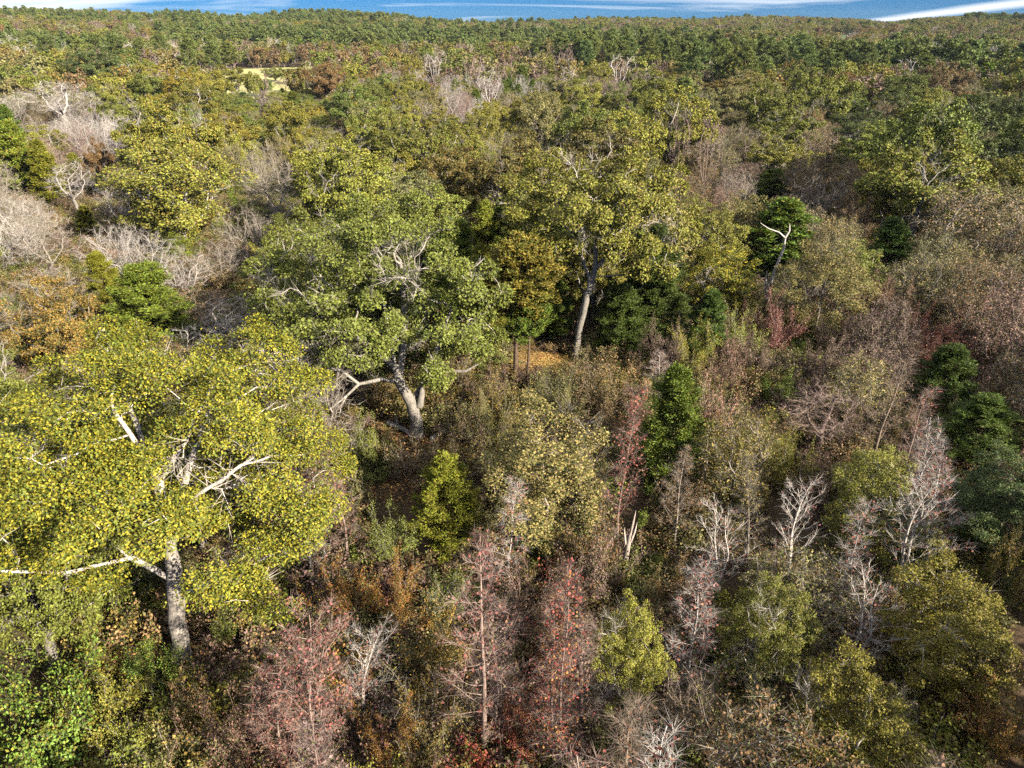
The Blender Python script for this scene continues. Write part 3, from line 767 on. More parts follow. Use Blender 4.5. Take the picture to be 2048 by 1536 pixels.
# the golden oak: long trunk, open in front
YS = [(None, [(0, 0, -0.3), (0.0, 0, 2.0), (0.1, 0, 4.0), (0.12, 0.1, 6.3), (0.0, 0.2, 9.0)]),
      (0, [(0.12, 0.1, 6.2), (0.75, -0.25, 7.5), (1.35, -0.2, 8.9), (3.0, 0.4, 10.3)]),
      (0, [(0.05, 0, 3.7), (1.0, -0.3, 4.5), (2.6, -0.3, 5.6), (4.6, 0.0, 7.2)]),
      (0, [(0.05, 0, 4.4), (-1.2, 0.0, 5.4), (-3.0, 0.4, 7.0), (-4.6, 0.8, 8.6)]),
      (0, [(0.0, 0.2, 9.0), (-0.6, 0.2, 10.5), (-1.2, 0.3, 12.0)]), (0, [(0.0, 0.2, 9.0), (0.8, 0.4, 10.5), (1.5, 0.6, 12.2)]),
      (0, [(0.1, 0.1, 6.0), (0.2, 1.6, 8.2), (0.6, 3.6, 10.6)]), (0, [(0.1, 0.1, 5.4), (-1.0, 1.8, 7.6), (-2.4, 3.4, 10.0)]),
      (0, [(-1.2, 0.0, 5.4), (-2.4, -1.6, 6.2), (-3.6, -2.6, 7.2)]), (0, [(2.6, -0.3, 5.6), (3.6, -1.8, 6.0), (4.6, -2.6, 6.4)])]
with_filter(lambda P: ~((np.abs(P[:, 0] - 0.3) < 1.7) & (P[:, 1] < 0.6) & (P[:, 2] < 9.4)),
            lambda: make_oak('golden_oak', 301, H=14.0, W=13.6, n_leaf=150000, leaf=(0.10, 0.058), n_lobes=46, n_att=1900, skel=YS, base=0.30, lobe=(0.08, 0.15), hc0=0.31, spread=0.17, D=0.42, shift=(-0.2, 1.6, 0),
                             r_leaf=0.045, bare=0.15, twig=1, hollow=0.35, droop=0.35, cell=1.4, cr=0.72))
# the broken oak beside the bare ground: split trunk, a bare limb reaching out on each side
def stump_extra(b):
    tube(b, [(0.25, -0.05, 2.2), (0.45, -0.1, 3.1), (0.5, -0.1, 3.9)], (0.24, 0.19, 0.05), sides=8)
    tube(b, [(-0.9, -0.3, 4.0), (-1.8, -0.9, 4.4), (-2.9, -1.3, 4.3), (-3.6, -1.6, 3.7), (-4.6, -2.0, 3.0)], (0.15, 0.13, 0.10, 0.07, 0.03), sides=6)
    tube(b, [(-2.9, -1.3, 4.3), (-3.7, -1.2, 5.0), (-4.5, -1.3, 5.4)], (0.10, 0.07, 0.03), sides=5)
    tube(b, [(0.9, -0.3, 4.3), (1.9, -0.9, 4.9), (3.2, -1.2, 5.1), (3.9, -1.3, 5.6)], (0.13, 0.11, 0.08, 0.03), sides=6)
    tube(b, [(-3.6, -1.6, 3.7), (-3.9, -1.9, 3.2), (-4.0, -2.1, 2.7)], (0.05, 0.03, 0.015), sides=4)
CS = [(None, [(0, 0, -0.3), (-0.05, 0, 1.2), (-0.2, 0, 2.4)]),
      (0, [(-0.2, 0, 2.4), (-0.9, 0.1, 3.8), (-1.2, 0.6, 5.4), (-1.6, 1.4, 8.0)]), (0, [(-0.2, 0, 2.3), (0.6, 0.4, 3.8), (1.6, 1.2, 6.0), (2.4, 1.8, 8.4)]),
      (0, [(-1.1, 0.4, 4.8), (-3.0, 1.0, 6.0), (-5.0, 1.4, 7.4)]), (0, [(-0.9, 0.1, 3.8), (-0.6, 2.0, 6.4), (-0.8, 3.8, 9.4)]), (0, [(1.6, 1.2, 6.0), (3.6, 1.4, 7.0), (5.0, 1.4, 8.4)])]
with_filter(lambda P: ~((np.abs(P[:, 0] + 0.3) < 3.2) & (P[:, 1] < 1.2) & (P[:, 2] < 6.6)),
            lambda: make_oak('broken_oak', 302, H=15.0, W=15.5, n_leaf=80000, leaf=(0.15, 0.10), n_lobes=52, n_att=1800, skel=CS, base=0.36, lobe=(0.085, 0.15), hc0=0.14, spread=0.2, D=0.46,
                             shift=(-1.9, 1.6, 0), r_leaf=0.045, bare=0.28, twig=2, hollow=0.3, cell=1.5, cr=0.66, extra=stump_extra))
# the tall oak with a long clear trunk
TS = [(None, [(0, 0, -0.3), (0.3, 0, 2.5), (0.7, 0, 5.2), (1.1, 0.1, 7.0)]), (0, [(0.9, 0, 6.2), (0.3, 0.2, 7.8), (-0.8, 0.6, 10.0)]), (0, [(1.1, 0.1, 7.0), (2.0, 0.0, 8.4), (3.0, 0.3, 10.6)]),
      (0, [(1.1, 0.1, 7.0), (1.2, 1.2, 9.0), (1.0, 2.6, 11.4)]), (0, [(0.9, 0, 6.4), (2.4, -0.6, 6.9), (4.2, -1.2, 7.4), (5.4, -1.6, 8.0)])]
with_filter(lambda P: ~((np.abs(P[:, 0] - 0.6) < 2.4) & (P[:, 1] < 1.5) & (P[:, 2] < 8.2)),
            lambda: make_oak('tall_oak', 303, H=15.6, W=14.5, n_leaf=60000, leaf=(0.17, 0.11), n_lobes=42, n_att=1300, skel=TS, base=0.23, lobe=(0.09, 0.16), hc0=0.40, spread=0.22, D=0.5, shift=(1.2, 1.4, 0),
                             r_leaf=0.045, bare=0.35, twig=2, hollow=0.3))
# cedars on clear stems with dead side branches
oval2 = lambda t: (1 - t) ** 0.5 * min(1.0, 0.5 + t * 1.8)
make_excurrent('stem_cedar', 304, H=11.6, W=5.2, base=0.15, n_br=80, h0=0.5, prof=oval2, ang=(0.15, 0.5), sub=9, leaf_n=22000, leaf=(0.22, 0.065), spread=0.10, twig=0, needle=True, curve=0.45, dead=26)

L = []
def hero(r, label, lm): r.label = label; r.lm = lm; return r
gx, gy = ground_at(365, 1318)
golden = Rec('oak', 'yellow', gx, gy, 13.8, 13.2, proto='golden_oak', rot=0.0, tilt=(0.12, 0.0)); RECS.append(golden)
hero(golden, 'large golden-yellow oak with a thick pale trunk, the brightest tree', 'the golden-yellow oak')
bx, by = ground_at(835, 872)
broken = Rec('oak', 'green', bx, by, 15.0, 15.5, proto='broken_oak', rot=0.0); RECS.append(broken)
hero(broken, 'huge green oak with a split pale trunk and bare reaching limbs', 'the split-trunk oak')
tx_, ty_ = ground_at(1148, 716)
tall = Rec('oak', 'olive', tx_, ty_, 15.6, 14.5, proto='tall_oak', rot=0.0); RECS.append(tall)
hero(tall, 'broad olive oak on a long clear trunk behind the straw clearing', 'the clear-trunked oak')
oc = by_base(1030, 782, 1040, 470, 150, 'cedar', 'ocedar', proto='stem_cedar', rot=0.6)
hero(oc, 'orange-tinged cedar on a bare stem with dead side branches', 'the orange-tinged cedar')
hero(by_base(1054, 786, 1060, 560, 90, 'cedar', 'cedar', proto='stem_cedar', rot=2.0), 'thin dark-stemmed cedar close beside the orange-tinged cedar', None)
hero(by_base(1185, 655, 1200, 430, 150, 'oak', 'olive', proto='oak_near_b', rot=1.0), 'slim oak with a straight white trunk just behind the clear-trunked oak', None)

C = by_crown
# --- cedars
hero(C(965, 610, 95, 'cedar', 'ycedar', ratio=2.6), 'narrow yellow-green cedar against the split-trunk oak', None)
hero(C(925, 540, 110, 'cedar', 'cedar', ratio=1.8), 'deep green cedar squeezed between the split-trunk oak and the orange-tinged cedar', None)
hero(C(970, 460, 55, 'cedar', 'ycedar', ratio=2.2), 'small bright cedar top rising behind the orange-tinged cedar', None)
hero(C(1108, 620, 75, 'cedar', 'cedar', ratio=2.0), 'dull green cedar at the top edge of the straw clearing', None)
hero(C(1250, 640, 110, 'cedar', 'dcedar', ratio=1.5), 'dark cedar beside the long clear trunk', 'the dark cedars')
hero(C(1325, 620, 130, 'cedar', 'dcedar', ratio=1.3), 'blackish spreading cedar in front of the yellow tree', None)
hero(C(1440, 560, 155, 'elm', 'yellow', ratio=0.95), 'round bright yellow tree between dark cedars and a white snag', 'the round yellow tree')
hero(C(1560, 480, 150, 'cedar', 'cedar', ratio=1.1), 'spreading green cedar around the white dead snag', 'the white snag')
hero(C(1785, 490, 90, 'cedar', 'dcedar', ratio=1.2), 'dark cedar above the rounded olive tree', None)
hero(C(1540, 375, 75, 'cedar', 'cedar', ratio=1.0), 'bright little green cedar behind the white snag', None)
hero(C(1345, 860, 150, 'cedar', 'cedar', ratio=2.0), 'tall rich green cedar amid brown brush', 'the tall green cedar')
hero(C(300, 635, 175, 'cedar', 'cedar', ratio=1.25), 'broad bright green cedar rising behind the golden-yellow oak', 'the broad green cedar')
hero(C(212, 570, 75, 'cedar', 'ycedar', ratio=1.9), 'slim bright cedar touching the broad green cedar', None)
hero(C(32, 320, 80, 'cedar', 'ycedar', ratio=1.9), 'bright green conical cedar at the frame edge, the outer of a pair', 'the pair of conical cedars')
hero(C(88, 345, 70, 'cedar', 'ycedar', ratio=1.8), 'bright green conical cedar, the inner of a pair', None)
hero(C(20, 270, 60, 'cedar', 'cedar', ratio=1.9), 'dark cedar behind the pair of conical cedars', None)
hero(C(150, 330, 36, 'cedar', 'ycedar', ratio=1.3), 'small rounded cedar beside the rust-brown oak', None)
hero(C(172, 445, 45, 'cedar', 'ycedar', ratio=1.5), 'small bright cedar at the edge of the white leafless trees', None)
hero(C(350, 500, 60, 'cedar', 'ycedar', ratio=1.2), 'little dark-based cedar under the big feathery tree', None)
hero(C(890, 1010, 130, 'cedar', 'ycedar', ratio=1.9), 'feathery lime cedar beside black shade', 'the feathery lime cedar')
hero(C(1885, 765, 125, 'cedar', 'dcedar', ratio=1.4), 'dark conical cedar standing alone in mauve brush', 'the lone dark cedar')
hero(C(1965, 865, 170, 'cedar', 'dcedar', ratio=0.9), 'low spreading dark cedar at the frame edge below the lone dark cedar', None)
hero(C(455, 385, 30, 'cedar', 'lime', ratio=2.6), 'thin lime-green sapling conifer against grey twigs', None)
hero(by_base(1283, 1135, 1284, 1020, 24, 'sapling', 'lime', proto='tuft_sapling'), 'thin pale stem with a lime tuft beside the splintered snag', None)
# --- named broadleaves
hero(C(195, 328, 66, 'oak', 'rust', ratio=1.5, H=9), 'compact rust-brown oak beside the big feathery tree', 'the rust-brown oak')
hero(C(350, 385, 250, 'elm', 'ygreen', ratio=1.0), 'big feathery yellow-green tree, upright and broad', 'the big feathery tree')
hero(C(95, 640, 230, 'oak', 'gold', ratio=0.85), 'golden-brown oak with pale branches behind the golden-yellow oak', 'the golden-brown oak')
hero(by_base(105, 1330, 70, 925, 330, 'oak', 'green', proto='oak_near_a', rot=2.0), 'shaded green oak with a pale forked stem beneath the golden-yellow oak', 'the shaded green oak')
hero(C(1085, 960, 270, 'elm', 'khaki', ratio=1.25), 'khaki fine-leaved tree in the middle of the thicket', 'the khaki tree')
hero(C(1262, 1320, 170, 'elm', 'olive', ratio=1.9), 'columnar olive tree next to red saplings', 'the columnar olive tree')
hero(C(1540, 1265, 190, 'elm', 'olive', ratio=1.5), 'olive tree standing between white leafless saplings', 'the mid olive tree')
hero(C(1755, 1000, 220, 'elm', 'olive', ratio=1.2), 'rounded olive tree behind the white saplings', 'the rounded olive tree')
hero(C(1640, 580, 210, 'elm', 'khaki', ratio=1.0), 'rounded khaki tree beyond the mauve brush', None)
hero(C(1990, 1010, 190, 'elm', 'dark', ratio=1.3), 'dark olive tree at the frame edge below the spreading cedar', None)
hero(C(1890, 1265, 240, 'elm', 'olive', ratio=1.1), 'wide olive tree with bronze leaves beside the leaning red-tipped sapling', None)
hero(C(1690, 1440, 240, 'elm', 'olive', ratio=1.0), 'low wide olive tree at the bottom edge', 'the low olive tree')
hero(C(1470, 920, 165, 'thin', 'gold', ratio=1.4), 'gold-flecked thin tree behind leafless white saplings', 'the gold-flecked tree')
hero(C(1650, 835, 180, 'bare', 'pinkg', ratio=1.0), 'dense leafless pinkish tree in the brush', 'the pinkish leafless tree')
hero(C(545, 370, 120, 'bare', 'grey', ratio=1.1), 'grey fan-shaped leafless tree beside the big feathery tree', 'the grey fan-shaped tree')
hero(C(270, 510, 200, 'bare', 'white', ratio=0.7, proto='bare_c'), 'low white leafless tree on bare reddish ground', 'the white leafless tree')
hero(C(355, 545, 130, 'bare', 'white', ratio=0.8, proto='bare_c'), 'small white leafless tree behind the broad green cedar', None)
hero(C(430, 690, 160, 'bare', 'white', ratio=0.8), 'tangled white leafless tree above the golden-yellow oak', None)
hero(C(85, 485, 120, 'bare', 'grey', ratio=1.2), 'upright grey leafless tree near the frame edge', None)
hero(C(20, 480, 120, 'bare', 'white', ratio=1.0), 'white leafless tree cut by the frame edge', None)
hero(C(440, 520, 100, 'bare', 'grey', ratio=1.0), 'spindly grey leafless tree among rusty leaves', None)
hero(C(140, 370, 90, 'bare', 'white', ratio=1.3), 'pale leafless tree between the conical cedars and the rust-brown oak', None)
hero(C(1490, 300, 75, 'bare', 'dimb', ratio=1.5), 'dark-stemmed leafless tree standing above its neighbours', 'the dark-stemmed leafless tree')
hero(C(1640, 390, 110, 'bare', 'grey', ratio=0.9), 'wide grey leafless tree in front of the dark oaks', None)
hero(C(1940, 470, 220, 'thin', 'brown', ratio=0.9), 'sprawling leaning tree with few brown leaves at the frame edge', None)
hero(C(1850, 360, 240, 'oak', 'olive', ratio=1.0), 'large olive oak with a white forked limb', 'the large olive oak')
hero(C(1180, 460, 210, 'oak', 'green', H=12), 'green oak crowded against the clear-trunked oak', None)
hero(C(1640, 195, 125, 'oak', 'green', ratio=1.1), 'upright dark-trunked green oak in the middle distance', 'the dark-trunked oak')
hero(C(185, 135, 110, 'oak', 'dark', ratio=0.85), 'dome-shaped dark oak with visible limbs far off', 'the dome-shaped oak')
hero(C(650, 160, 80, 'oak', 'rust', ratio=1.0), 'rust-brown oak next to the pale field', None)
hero(C(905, 350, 150, 'oak', 'gold', ratio=0.9), 'golden-brown oak behind the split-trunk oak', None)
hero(C(120, 205, 130, 'bare', 'white', ratio=0.8), 'white leafless tree with crooked limbs in the middle distance', None)
hero(C(1750, 120, 60, 'oak', 'gold', ratio=0.9), 'tan domed oak in front of far dark cedars', None)
hero(C(548, 146, 52, 'oak', 'olive', H=6), 'small round tree in front of the pale field', 'the small tree before the pale field')
hero(C(595, 148, 60, 'oak', 'dark', H=7), 'darker round tree against the pale field next to the rust-brown oak', None)
hero(C(520, 172, 56, 'oak', 'green', H=6), 'low green tree at the near edge of the pale field', None)
for k, (px, py, w, pal) in enumerate([(22, 92, 56, 'white'), (62, 112, 70, 'white'), (108, 96, 46, 'pinkg'), (142, 106, 52, 'white'), (268, 106, 56, 'white'), (343, 100, 46, 'white'), (366, 92, 44, 'pinkg'), (420, 94, 52, 'white'), (486, 98, 40, 'pinkg'), (548, 92, 30, 'white'),
                                      (946, 140, 56, 'pinkg'), (866, 132, 44, 'white'), (1012, 150, 50, 'pinkg'), (980, 168, 60, 'white'), (1240, 138, 56, 'white'), (1132, 116, 40, 'pinkg'), (1872, 108, 50, 'white'), (1935, 100, 46, 'pinkg'), (1992, 112, 44, 'white'), (1722, 108, 36, 'pinkg'), (1420, 300, 60, 'pinkg'), (1360, 290, 44, 'pinkg')]):
    C(px, py, w, 'bare', pal, H=13, proto='bare_vase')
for px, py, w, k, pal in [(1812, 96, 62, 'pine', 'pine'), (1690, 100, 44, 'pine', 'pine'), (1722, 96, 44, 'pine', 'pine'), (1600, 88, 60, 'pine', 'pine'), (456, 108, 38, 'pine', 'pine'), (230, 82, 40, 'pine', 'pine'), (400, 70, 30, 'pine', 'pine'), (560, 106, 26, 'cedar', 'cedar'), (578, 104, 28, 'cedar', 'dcedar'), (598, 103, 24, 'cedar', 'dcedar'), (625, 104, 26, 'cedar', 'ycedar'), (1075, 100, 40, 'pine', 'pine')]:
    C(px, py, w, k, pal, H=14 if k == 'pine' else 10)
# --- saplings and stems in front
B = by_base
hero(B(968, 1512, 965, 1065, 200, 'sapling', 'pinkg', proto='sapling_a'), 'tall pinkish-grey leafless sapling with a straight white stem', 'the tall pinkish sapling')
hero(B(990, 1490, 992, 1180, 150, 'redsapling', 'mauve', proto='sapling_b'), 'slender mauve sapling close behind the tall pinkish sapling', None)
hero(B(1120, 1545, 1130, 1125, 150, 'redsapling', 'red', proto='sapling_b'), 'tall red-leaved sapling with twin white stems', 'the tall red sapling')
hero(B(1108, 1540, 1100, 1170, 120, 'redsapling', 'red', proto='sapling_b'), 'slimmer red sapling touching the tall red sapling', None)
hero(B(632, 1545, 618, 1215, 180, 'redsapling', 'maroon', proto='sapling_d'), 'bushy maroon sapling in front of the golden-yellow oak', 'the bushy maroon sapling')
hero(B(560, 1540, 560, 1300, 150, 'redsapling', 'maroon', proto='sapling_d'), 'dark maroon sapling at the foot of the bushy maroon sapling', None)
hero(B(720, 1440, 745, 1235, 150, 'sapling', 'white', proto='sapling_c'), 'arching whitish leafless sapling by the bushy maroon sapling', None)
hero(B(1428, 1195, 1440, 985, 130, 'sapling', 'white', proto='sapling_c'), 'whitish leafless sapling with red tips below the gold-flecked tree', None)
hero(B(1345, 1110, 1372, 890, 90, 'sapling', 'grey', proto='sapling_a'), 'thin grey leafless sapling in front of the tall green cedar', None)
hero(B(1572, 1165, 1605, 940, 125, 'sapling', 'white', proto='sapling_c'), 'white leafless sapling behind the mid olive tree', None)
hero(B(1792, 1190, 1850, 930, 150, 'sapling', 'white', proto='sapling_c'), 'white forked sapling against the rounded olive tree', 'the white forked sapling')
hero(B(1848, 1160, 1885, 910, 130, 'sapling', 'white', proto='sapling_a'), 'white sapling just behind the white forked sapling', None)
hero(B(1700, 1345, 1752, 1120, 150, 'sapling', 'white', proto='sapling_c'), 'leaning white sapling with red tips over the low olive tree', None)
hero(B(1800, 1490, 1815, 1370, 90, 'sapling', 'grey', proto='sapling_c'), 'small grey leafless sapling inside the low olive tree', None)
hero(B(1365, 1550, 1378, 1360, 150, 'bare', 'dimb'), 'brown-grey twiggy bush at the bottom edge below the columnar olive tree', None)
hero(B(1315, 780, 1322, 700, 60, 'sapling', 'white', proto='sapling_a'), 'tiny white-stemmed sapling with a red tuft behind the tall green cedar', None)
hero(B(1495, 1130, 1500, 900, 90, 'redsapling', 'gold', proto='sapling_b'), 'thin gold-leaved sapling in front of the gold-flecked tree', None)
hero(B(95, 1290, 110, 1120, 120, 'sapling', 'grey', proto='sapling_c'), 'pale forked sapling under the shaded green oak', None)
# --- shrubs in front
for px, py, w, k, p, lab in [
    (300, 1335, 130, 'shrub', 'lime', 'bright lime shrub at the foot of the golden-yellow oak'),
    (75, 1450, 260, 'shrub', 'lime', 'wide lime-green shrub in the bottom corner'),
    (190, 1390, 180, 'shrub', 'ygreen', 'yellow-green shrub beside the wide lime-green shrub'),
    (215, 1340, 90, 'shrub', 'orange', 'orange-flecked shrub between two lime shrubs'),
    (490, 1215, 130, 'shrub', 'green', 'vine-draped green shrub behind the golden trunk'),
    (690, 1180, 150, 'thicket', 'orange', 'orange shrub at the lower edge of the golden crown'),
    (790, 1195, 150, 'thicket', 'orange', 'orange-yellow shrub next to black shade'),
    (735, 1215, 70, 'shrub', 'lime', 'small green shrub between two orange shrubs'),
    (790, 1060, 130, 'thicket', 'green', 'dark green shrub in the shade of the feathery lime cedar'),
    (850, 910, 120, 'thicket', 'brown', 'brown shrub in front of the fallen logs'),
    (740, 880, 110, 'thicket', 'green', 'grey-green shrub beside the golden crown'),
    (905, 1190, 110, 'thicket', 'green', 'green shrub at the foot of the feathery lime cedar'),
    (780, 1480, 150, 'thicket', 'orange', 'orange shrub at the bottom edge beside the maroon sapling'),
    (850, 1420, 190, 'thicket', 'gold', 'golden shrub between the maroon and pinkish saplings'),
    (870, 1290, 170, 'thicket', 'gold', 'golden-leaved shrub behind the tall pinkish sapling'),
    (480, 1450, 200, 'thicket', 'mauve', 'mauve shrub at the bottom edge in front of the golden trunk'),
    (400, 1390, 150, 'thicket', 'brown', 'brown twiggy shrub in front of the golden trunk'),
    (1030, 1440, 140, 'thicket', 'red', 'red shrub between the tall pinkish and red saplings'),
    (1050, 1180, 150, 'thicket', 'mauve', 'mauve shrub behind the tall red sapling'),
    (1180, 1130, 160, 'thicket', 'mauve', 'mauve-brown shrub behind the columnar olive tree'),
    (2000, 1440, 150, 'thicket', 'orange', 'rusty shrub in the bottom corner at the frame edge'),
    (1960, 1340, 170, 'thicket', 'gold', 'bronze shrub above the rusty corner shrub'),
    (1480, 1420, 170, 'thicket', 'khaki', 'khaki shrub beside the low olive tree'),
    (1590, 680, 60, 'shrub', 'lime', 'small lime shrub in the mauve brush'),
    (1550, 770, 80, 'shrub', 'lime', 'lime-green shrub behind the pinkish leafless tree'),
    (1320, 690, 110, 'thicket', 'mauve', 'mauve shrub under the dark cedars'),
    (1200, 760, 120, 'thicket', 'brown', 'brown shrub at the lower edge of the straw clearing'),
    (1120, 800, 120, 'thicket', 'khaki', 'khaki shrub at the foot of the straw clearing'),
    (1390, 690, 110, 'thicket', 'ygreen', 'yellow-green shrub beneath the round yellow tree'),
    (1560, 640, 120, 'thicket', 'maroon', 'maroon shrub under the white snag'),
]: hero(C(px, py, w, k, p), lab, None)
HAND = list(RECS)

# ----------------------------------------------------------------------------- the rest of the wood: what grows where
Z = [  # px, py, [(kind, weight, palettes)]
    (60, 105, [('bare', 6, ['white', 'grey', 'pinkg']), ('pine', 2, ['pine']), ('oak', 2, ['olive'])]), (150, 70, [('pine', 6, ['pine']), ('oak', 3, ['olive', 'green'])]),
    (330, 105, [('bare', 6, ['white', 'grey']), ('oak', 2, ['brown', 'olive']), ('cedar', 1, ['cedar'])]), (300, 165, [('oak', 8, ['olive', 'green', 'ygreen'])]), (450, 110, [('cedar', 3, ['cedar', 'dcedar']), ('bare', 4, ['white', 'pinkg'])]),
    (60, 200, [('bare', 4, ['white', 'grey']), ('oak', 4, ['olive', 'dark']), ('thin', 1, ['gold'])]), (150, 260, [('bare', 6, ['grey', 'pinkg', 'white']), ('oak', 3, ['olive'])]), (380, 230, [('oak', 8, ['olive', 'green', 'ygreen']), ('thin', 1, ['brown', 'khaki'])]),
    (600, 110, [('cedar', 3, ['cedar', 'ycedar']), ('oak', 4, ['olive']), ('bare', 2, ['pinkg'])]), (600, 230, [('oak', 7, ['olive', 'green', 'ygreen']), ('thin', 1, ['khaki', 'brown']), ('bare', 1, ['grey'])]),
    (750, 110, [('oak', 6, ['gold', 'olive', 'olive']), ('bare', 1, ['pinkg'])]), (900, 120, [('oak', 6, ['rust', 'olive', 'gold']), ('bare', 3, ['pinkg', 'white']), ('cedar', 1, ['cedar'])]), (970, 160, [('bare', 6, ['pinkg', 'white']), ('oak', 3, ['olive']), ('cedar', 1, ['cedar'])]),
    (1300, 95, [('pine', 9, ['pine'])]), (1180, 140, [('oak', 5, ['olive', 'green']), ('bare', 3, ['pinkg']), ('oak', 1, ['rust'])]), (1450, 130, [('oak', 5, ['olive', 'gold']), ('pine', 2, ['pine'])]), (1720, 110, [('oak', 5, ['gold', 'olive', 'rust']), ('pine', 3, ['pine'])]),
    (1900, 110, [('oak', 5, ['olive', 'dark', 'rust']), ('bare', 4, ['pinkg', 'white']), ('pine', 1, ['pine'])]), (1500, 210, [('oak', 8, ['olive', 'green', 'khaki']), ('thin', 1, ['khaki'])]), (1750, 230, [('oak', 8, ['green', 'olive', 'dark']), ('thin', 1, ['brown'])]), (1980, 220, [('oak', 8, ['olive', 'dark', 'brown']), ('thin', 2, ['khaki'])]),
    (800, 230, [('oak', 8, ['olive', 'green', 'ygreen', 'khaki']), ('bare', 1, ['grey'])]), (1050, 240, [('oak', 8, ['olive', 'ygreen', 'khaki']), ('thin', 1, ['khaki'])]), (1250, 250, [('oak', 8, ['olive', 'green', 'khaki'])]), (1430, 300, [('bare', 4, ['pinkg', 'dimb', 'grey']), ('thin', 3, ['khaki', 'brown', 'mauve']), ('oak', 3, ['olive'])]),
    (900, 330, [('oak', 7, ['olive', 'gold', 'khaki']), ('elm', 2, ['olive'])]), (680, 330, [('oak', 7, ['olive', 'green', 'ygreen'])]), (1150, 350, [('oak', 7, ['olive', 'khaki', 'gold'])]), (1700, 330, [('oak', 6, ['olive', 'green']), ('thin', 2, ['khaki', 'brown'])]), (1950, 340, [('oak', 7, ['olive', 'dark', 'green'])]),
    (560, 440, [('oak', 5, ['green', 'olive']), ('bare', 2, ['grey'])]), (130, 470, [('bare', 8, ['white', 'grey']), ('elm', 1, ['olive'])]), (40, 560, [('oak', 4, ['gold', 'green']), ('bare', 2, ['grey'])]), (450, 600, [('bare', 4, ['grey', 'white']), ('thin', 3, ['gold', 'brown']), ('elm', 2, ['green'])]), (480, 700, [('bare', 4, ['grey']), ('elm', 4, ['green'])]),
    (1650, 420, [('thin', 4, ['khaki', 'brown']), ('bare', 3, ['grey']), ('elm', 2, ['olive'])]), (1900, 500, [('thin', 6, ['brown', 'khaki']), ('elm', 2, ['green', 'olive'])]), (1420, 450, [('elm', 5, ['khaki', 'olive']), ('oak', 2, ['olive'])]), (1750, 620, [('thin', 6, ['mauve', 'maroon', 'khaki']), ('thicket', 3, ['mauve'])]),
    (1950, 660, [('thin', 6, ['mauve', 'brown']), ('thicket', 3, ['mauve', 'maroon'])]), (1480, 700, [('thicket', 5, ['mauve', 'ygreen', 'khaki']), ('thin', 3, ['khaki', 'brown'])]), (1650, 720, [('thin', 4, ['mauve', 'khaki']), ('thicket', 4, ['brown', 'ygreen', 'mauve'])]), (1230, 790, [('thicket', 6, ['brown', 'mauve', 'khaki'])]),
    (1180, 880, [('thicket', 4, ['brown', 'khaki']), ('elm', 2, ['khaki'])]), (1850, 850, [('bare', 3, ['grey', 'white']), ('thicket', 5, ['brown', 'mauve', 'gold'])]), (1560, 1000, [('sapling', 3, ['grey']), ('thicket', 4, ['brown', 'maroon'])]), (1400, 1080, [('thicket', 5, ['brown', 'maroon']), ('sapling', 3, ['grey', 'dimb'])]),
    (1950, 1150, [('elm', 6, ['olive', 'dark']), ('thicket', 2, ['gold'])]), (1650, 1150, [('sapling', 3, ['grey', 'dimb']), ('thicket', 4, ['brown', 'maroon', 'olive'])]), (1850, 1400, [('elm', 5, ['olive']), ('thicket', 4, ['gold', 'olive'])]), (1400, 1350, [('sapling', 2, ['dimb']), ('thicket', 5, ['khaki', 'brown', 'olive'])]),
    (1050, 1300, [('redsapling', 5, ['red', 'mauve']), ('thicket', 4, ['mauve', 'red', 'gold'])]), (900, 1250, [('sapling', 3, ['pinkg']), ('thicket', 5, ['gold', 'mauve', 'orange'])]), (720, 1330, [('thicket', 6, ['orange', 'mauve', 'gold', 'brown']), ('redsapling', 2, ['mauve'])]), (600, 1400, [('redsapling', 4, ['maroon', 'mauve']), ('thicket', 4, ['maroon', 'ygreen'])]),
    (420, 1350, [('thicket', 5, ['brown', 'mauve', 'ygreen']), ('shrub', 3, ['ygreen', 'lime'])]), (150, 1400, [('shrub', 6, ['lime', 'ygreen', 'olive']), ('thicket', 2, ['khaki', 'ygreen'])]), (60, 1250, [('shrub', 3, ['olive', 'ygreen']), ('elm', 3, ['green', 'olive'])]), (250, 1250, [('shrub', 4, ['ygreen', 'khaki']), ('thicket', 3, ['khaki'])]),
    (830, 1130, [('thicket', 5, ['green', 'brown'])]), (600, 1200, [('thicket', 4, ['green', 'khaki', 'mauve'])]), (800, 960, [('thicket', 5, ['brown', 'green'])]), (930, 800, [('thicket', 4, ['gold', 'khaki', 'mauve'])]), (1300, 560, [('cedar', 4, ['dcedar']), ('elm', 3, ['olive'])]), (1040, 480, [('oak', 3, ['olive']), ('cedar', 3, ['cedar'])]),
]
for _px, _py, _k in Z:
    if _py > 800 and _px > 700:
        for i, q in enumerate(_k):
            if q[0] == 'thicket': _k[i] = ('thicket', q[1] * 0.35, q[2])
        _k += [('whip', 4.0, ['grey', 'pinkg', 'pinkg', 'dimb', 'white']), ('redsapling', 1.2, ['mauve', 'gold', 'maroon'] if _px < 1400 else ['gold', 'khaki', 'brown']), ('thin', 1.2, ['khaki', 'brown', 'gold'])]
    if _py > 1150 and _px < 300:
        for i, q in enumerate(_k): _k[i] = (q[0], q[1], [{'lime': 'ygreen'}.get(c, c) for c in q[2]] + ['khaki', 'lime'])
ZP = np.array([(a, b) for a, b, _ in Z], float)
SPREAD = {'whip': (2.2, 3.2), 'oak': (8.5, 13.5), 'elm': (5, 8.5), 'cedar': (3.5, 5.5), 'pine': (7, 9), 'bare': (5, 8.5), 'thin': (4.5, 7.5), 'sapling': (2.6, 4.2), 'redsapling': (2.4, 4), 'thicket': (2.8, 4.6), 'shrub': (2, 3.6)}
FIELD = [(ray(p, 140)[0] / ray(p, 140)[1]) for p in (436, 625)]      # sideways slope of the pale field's edges
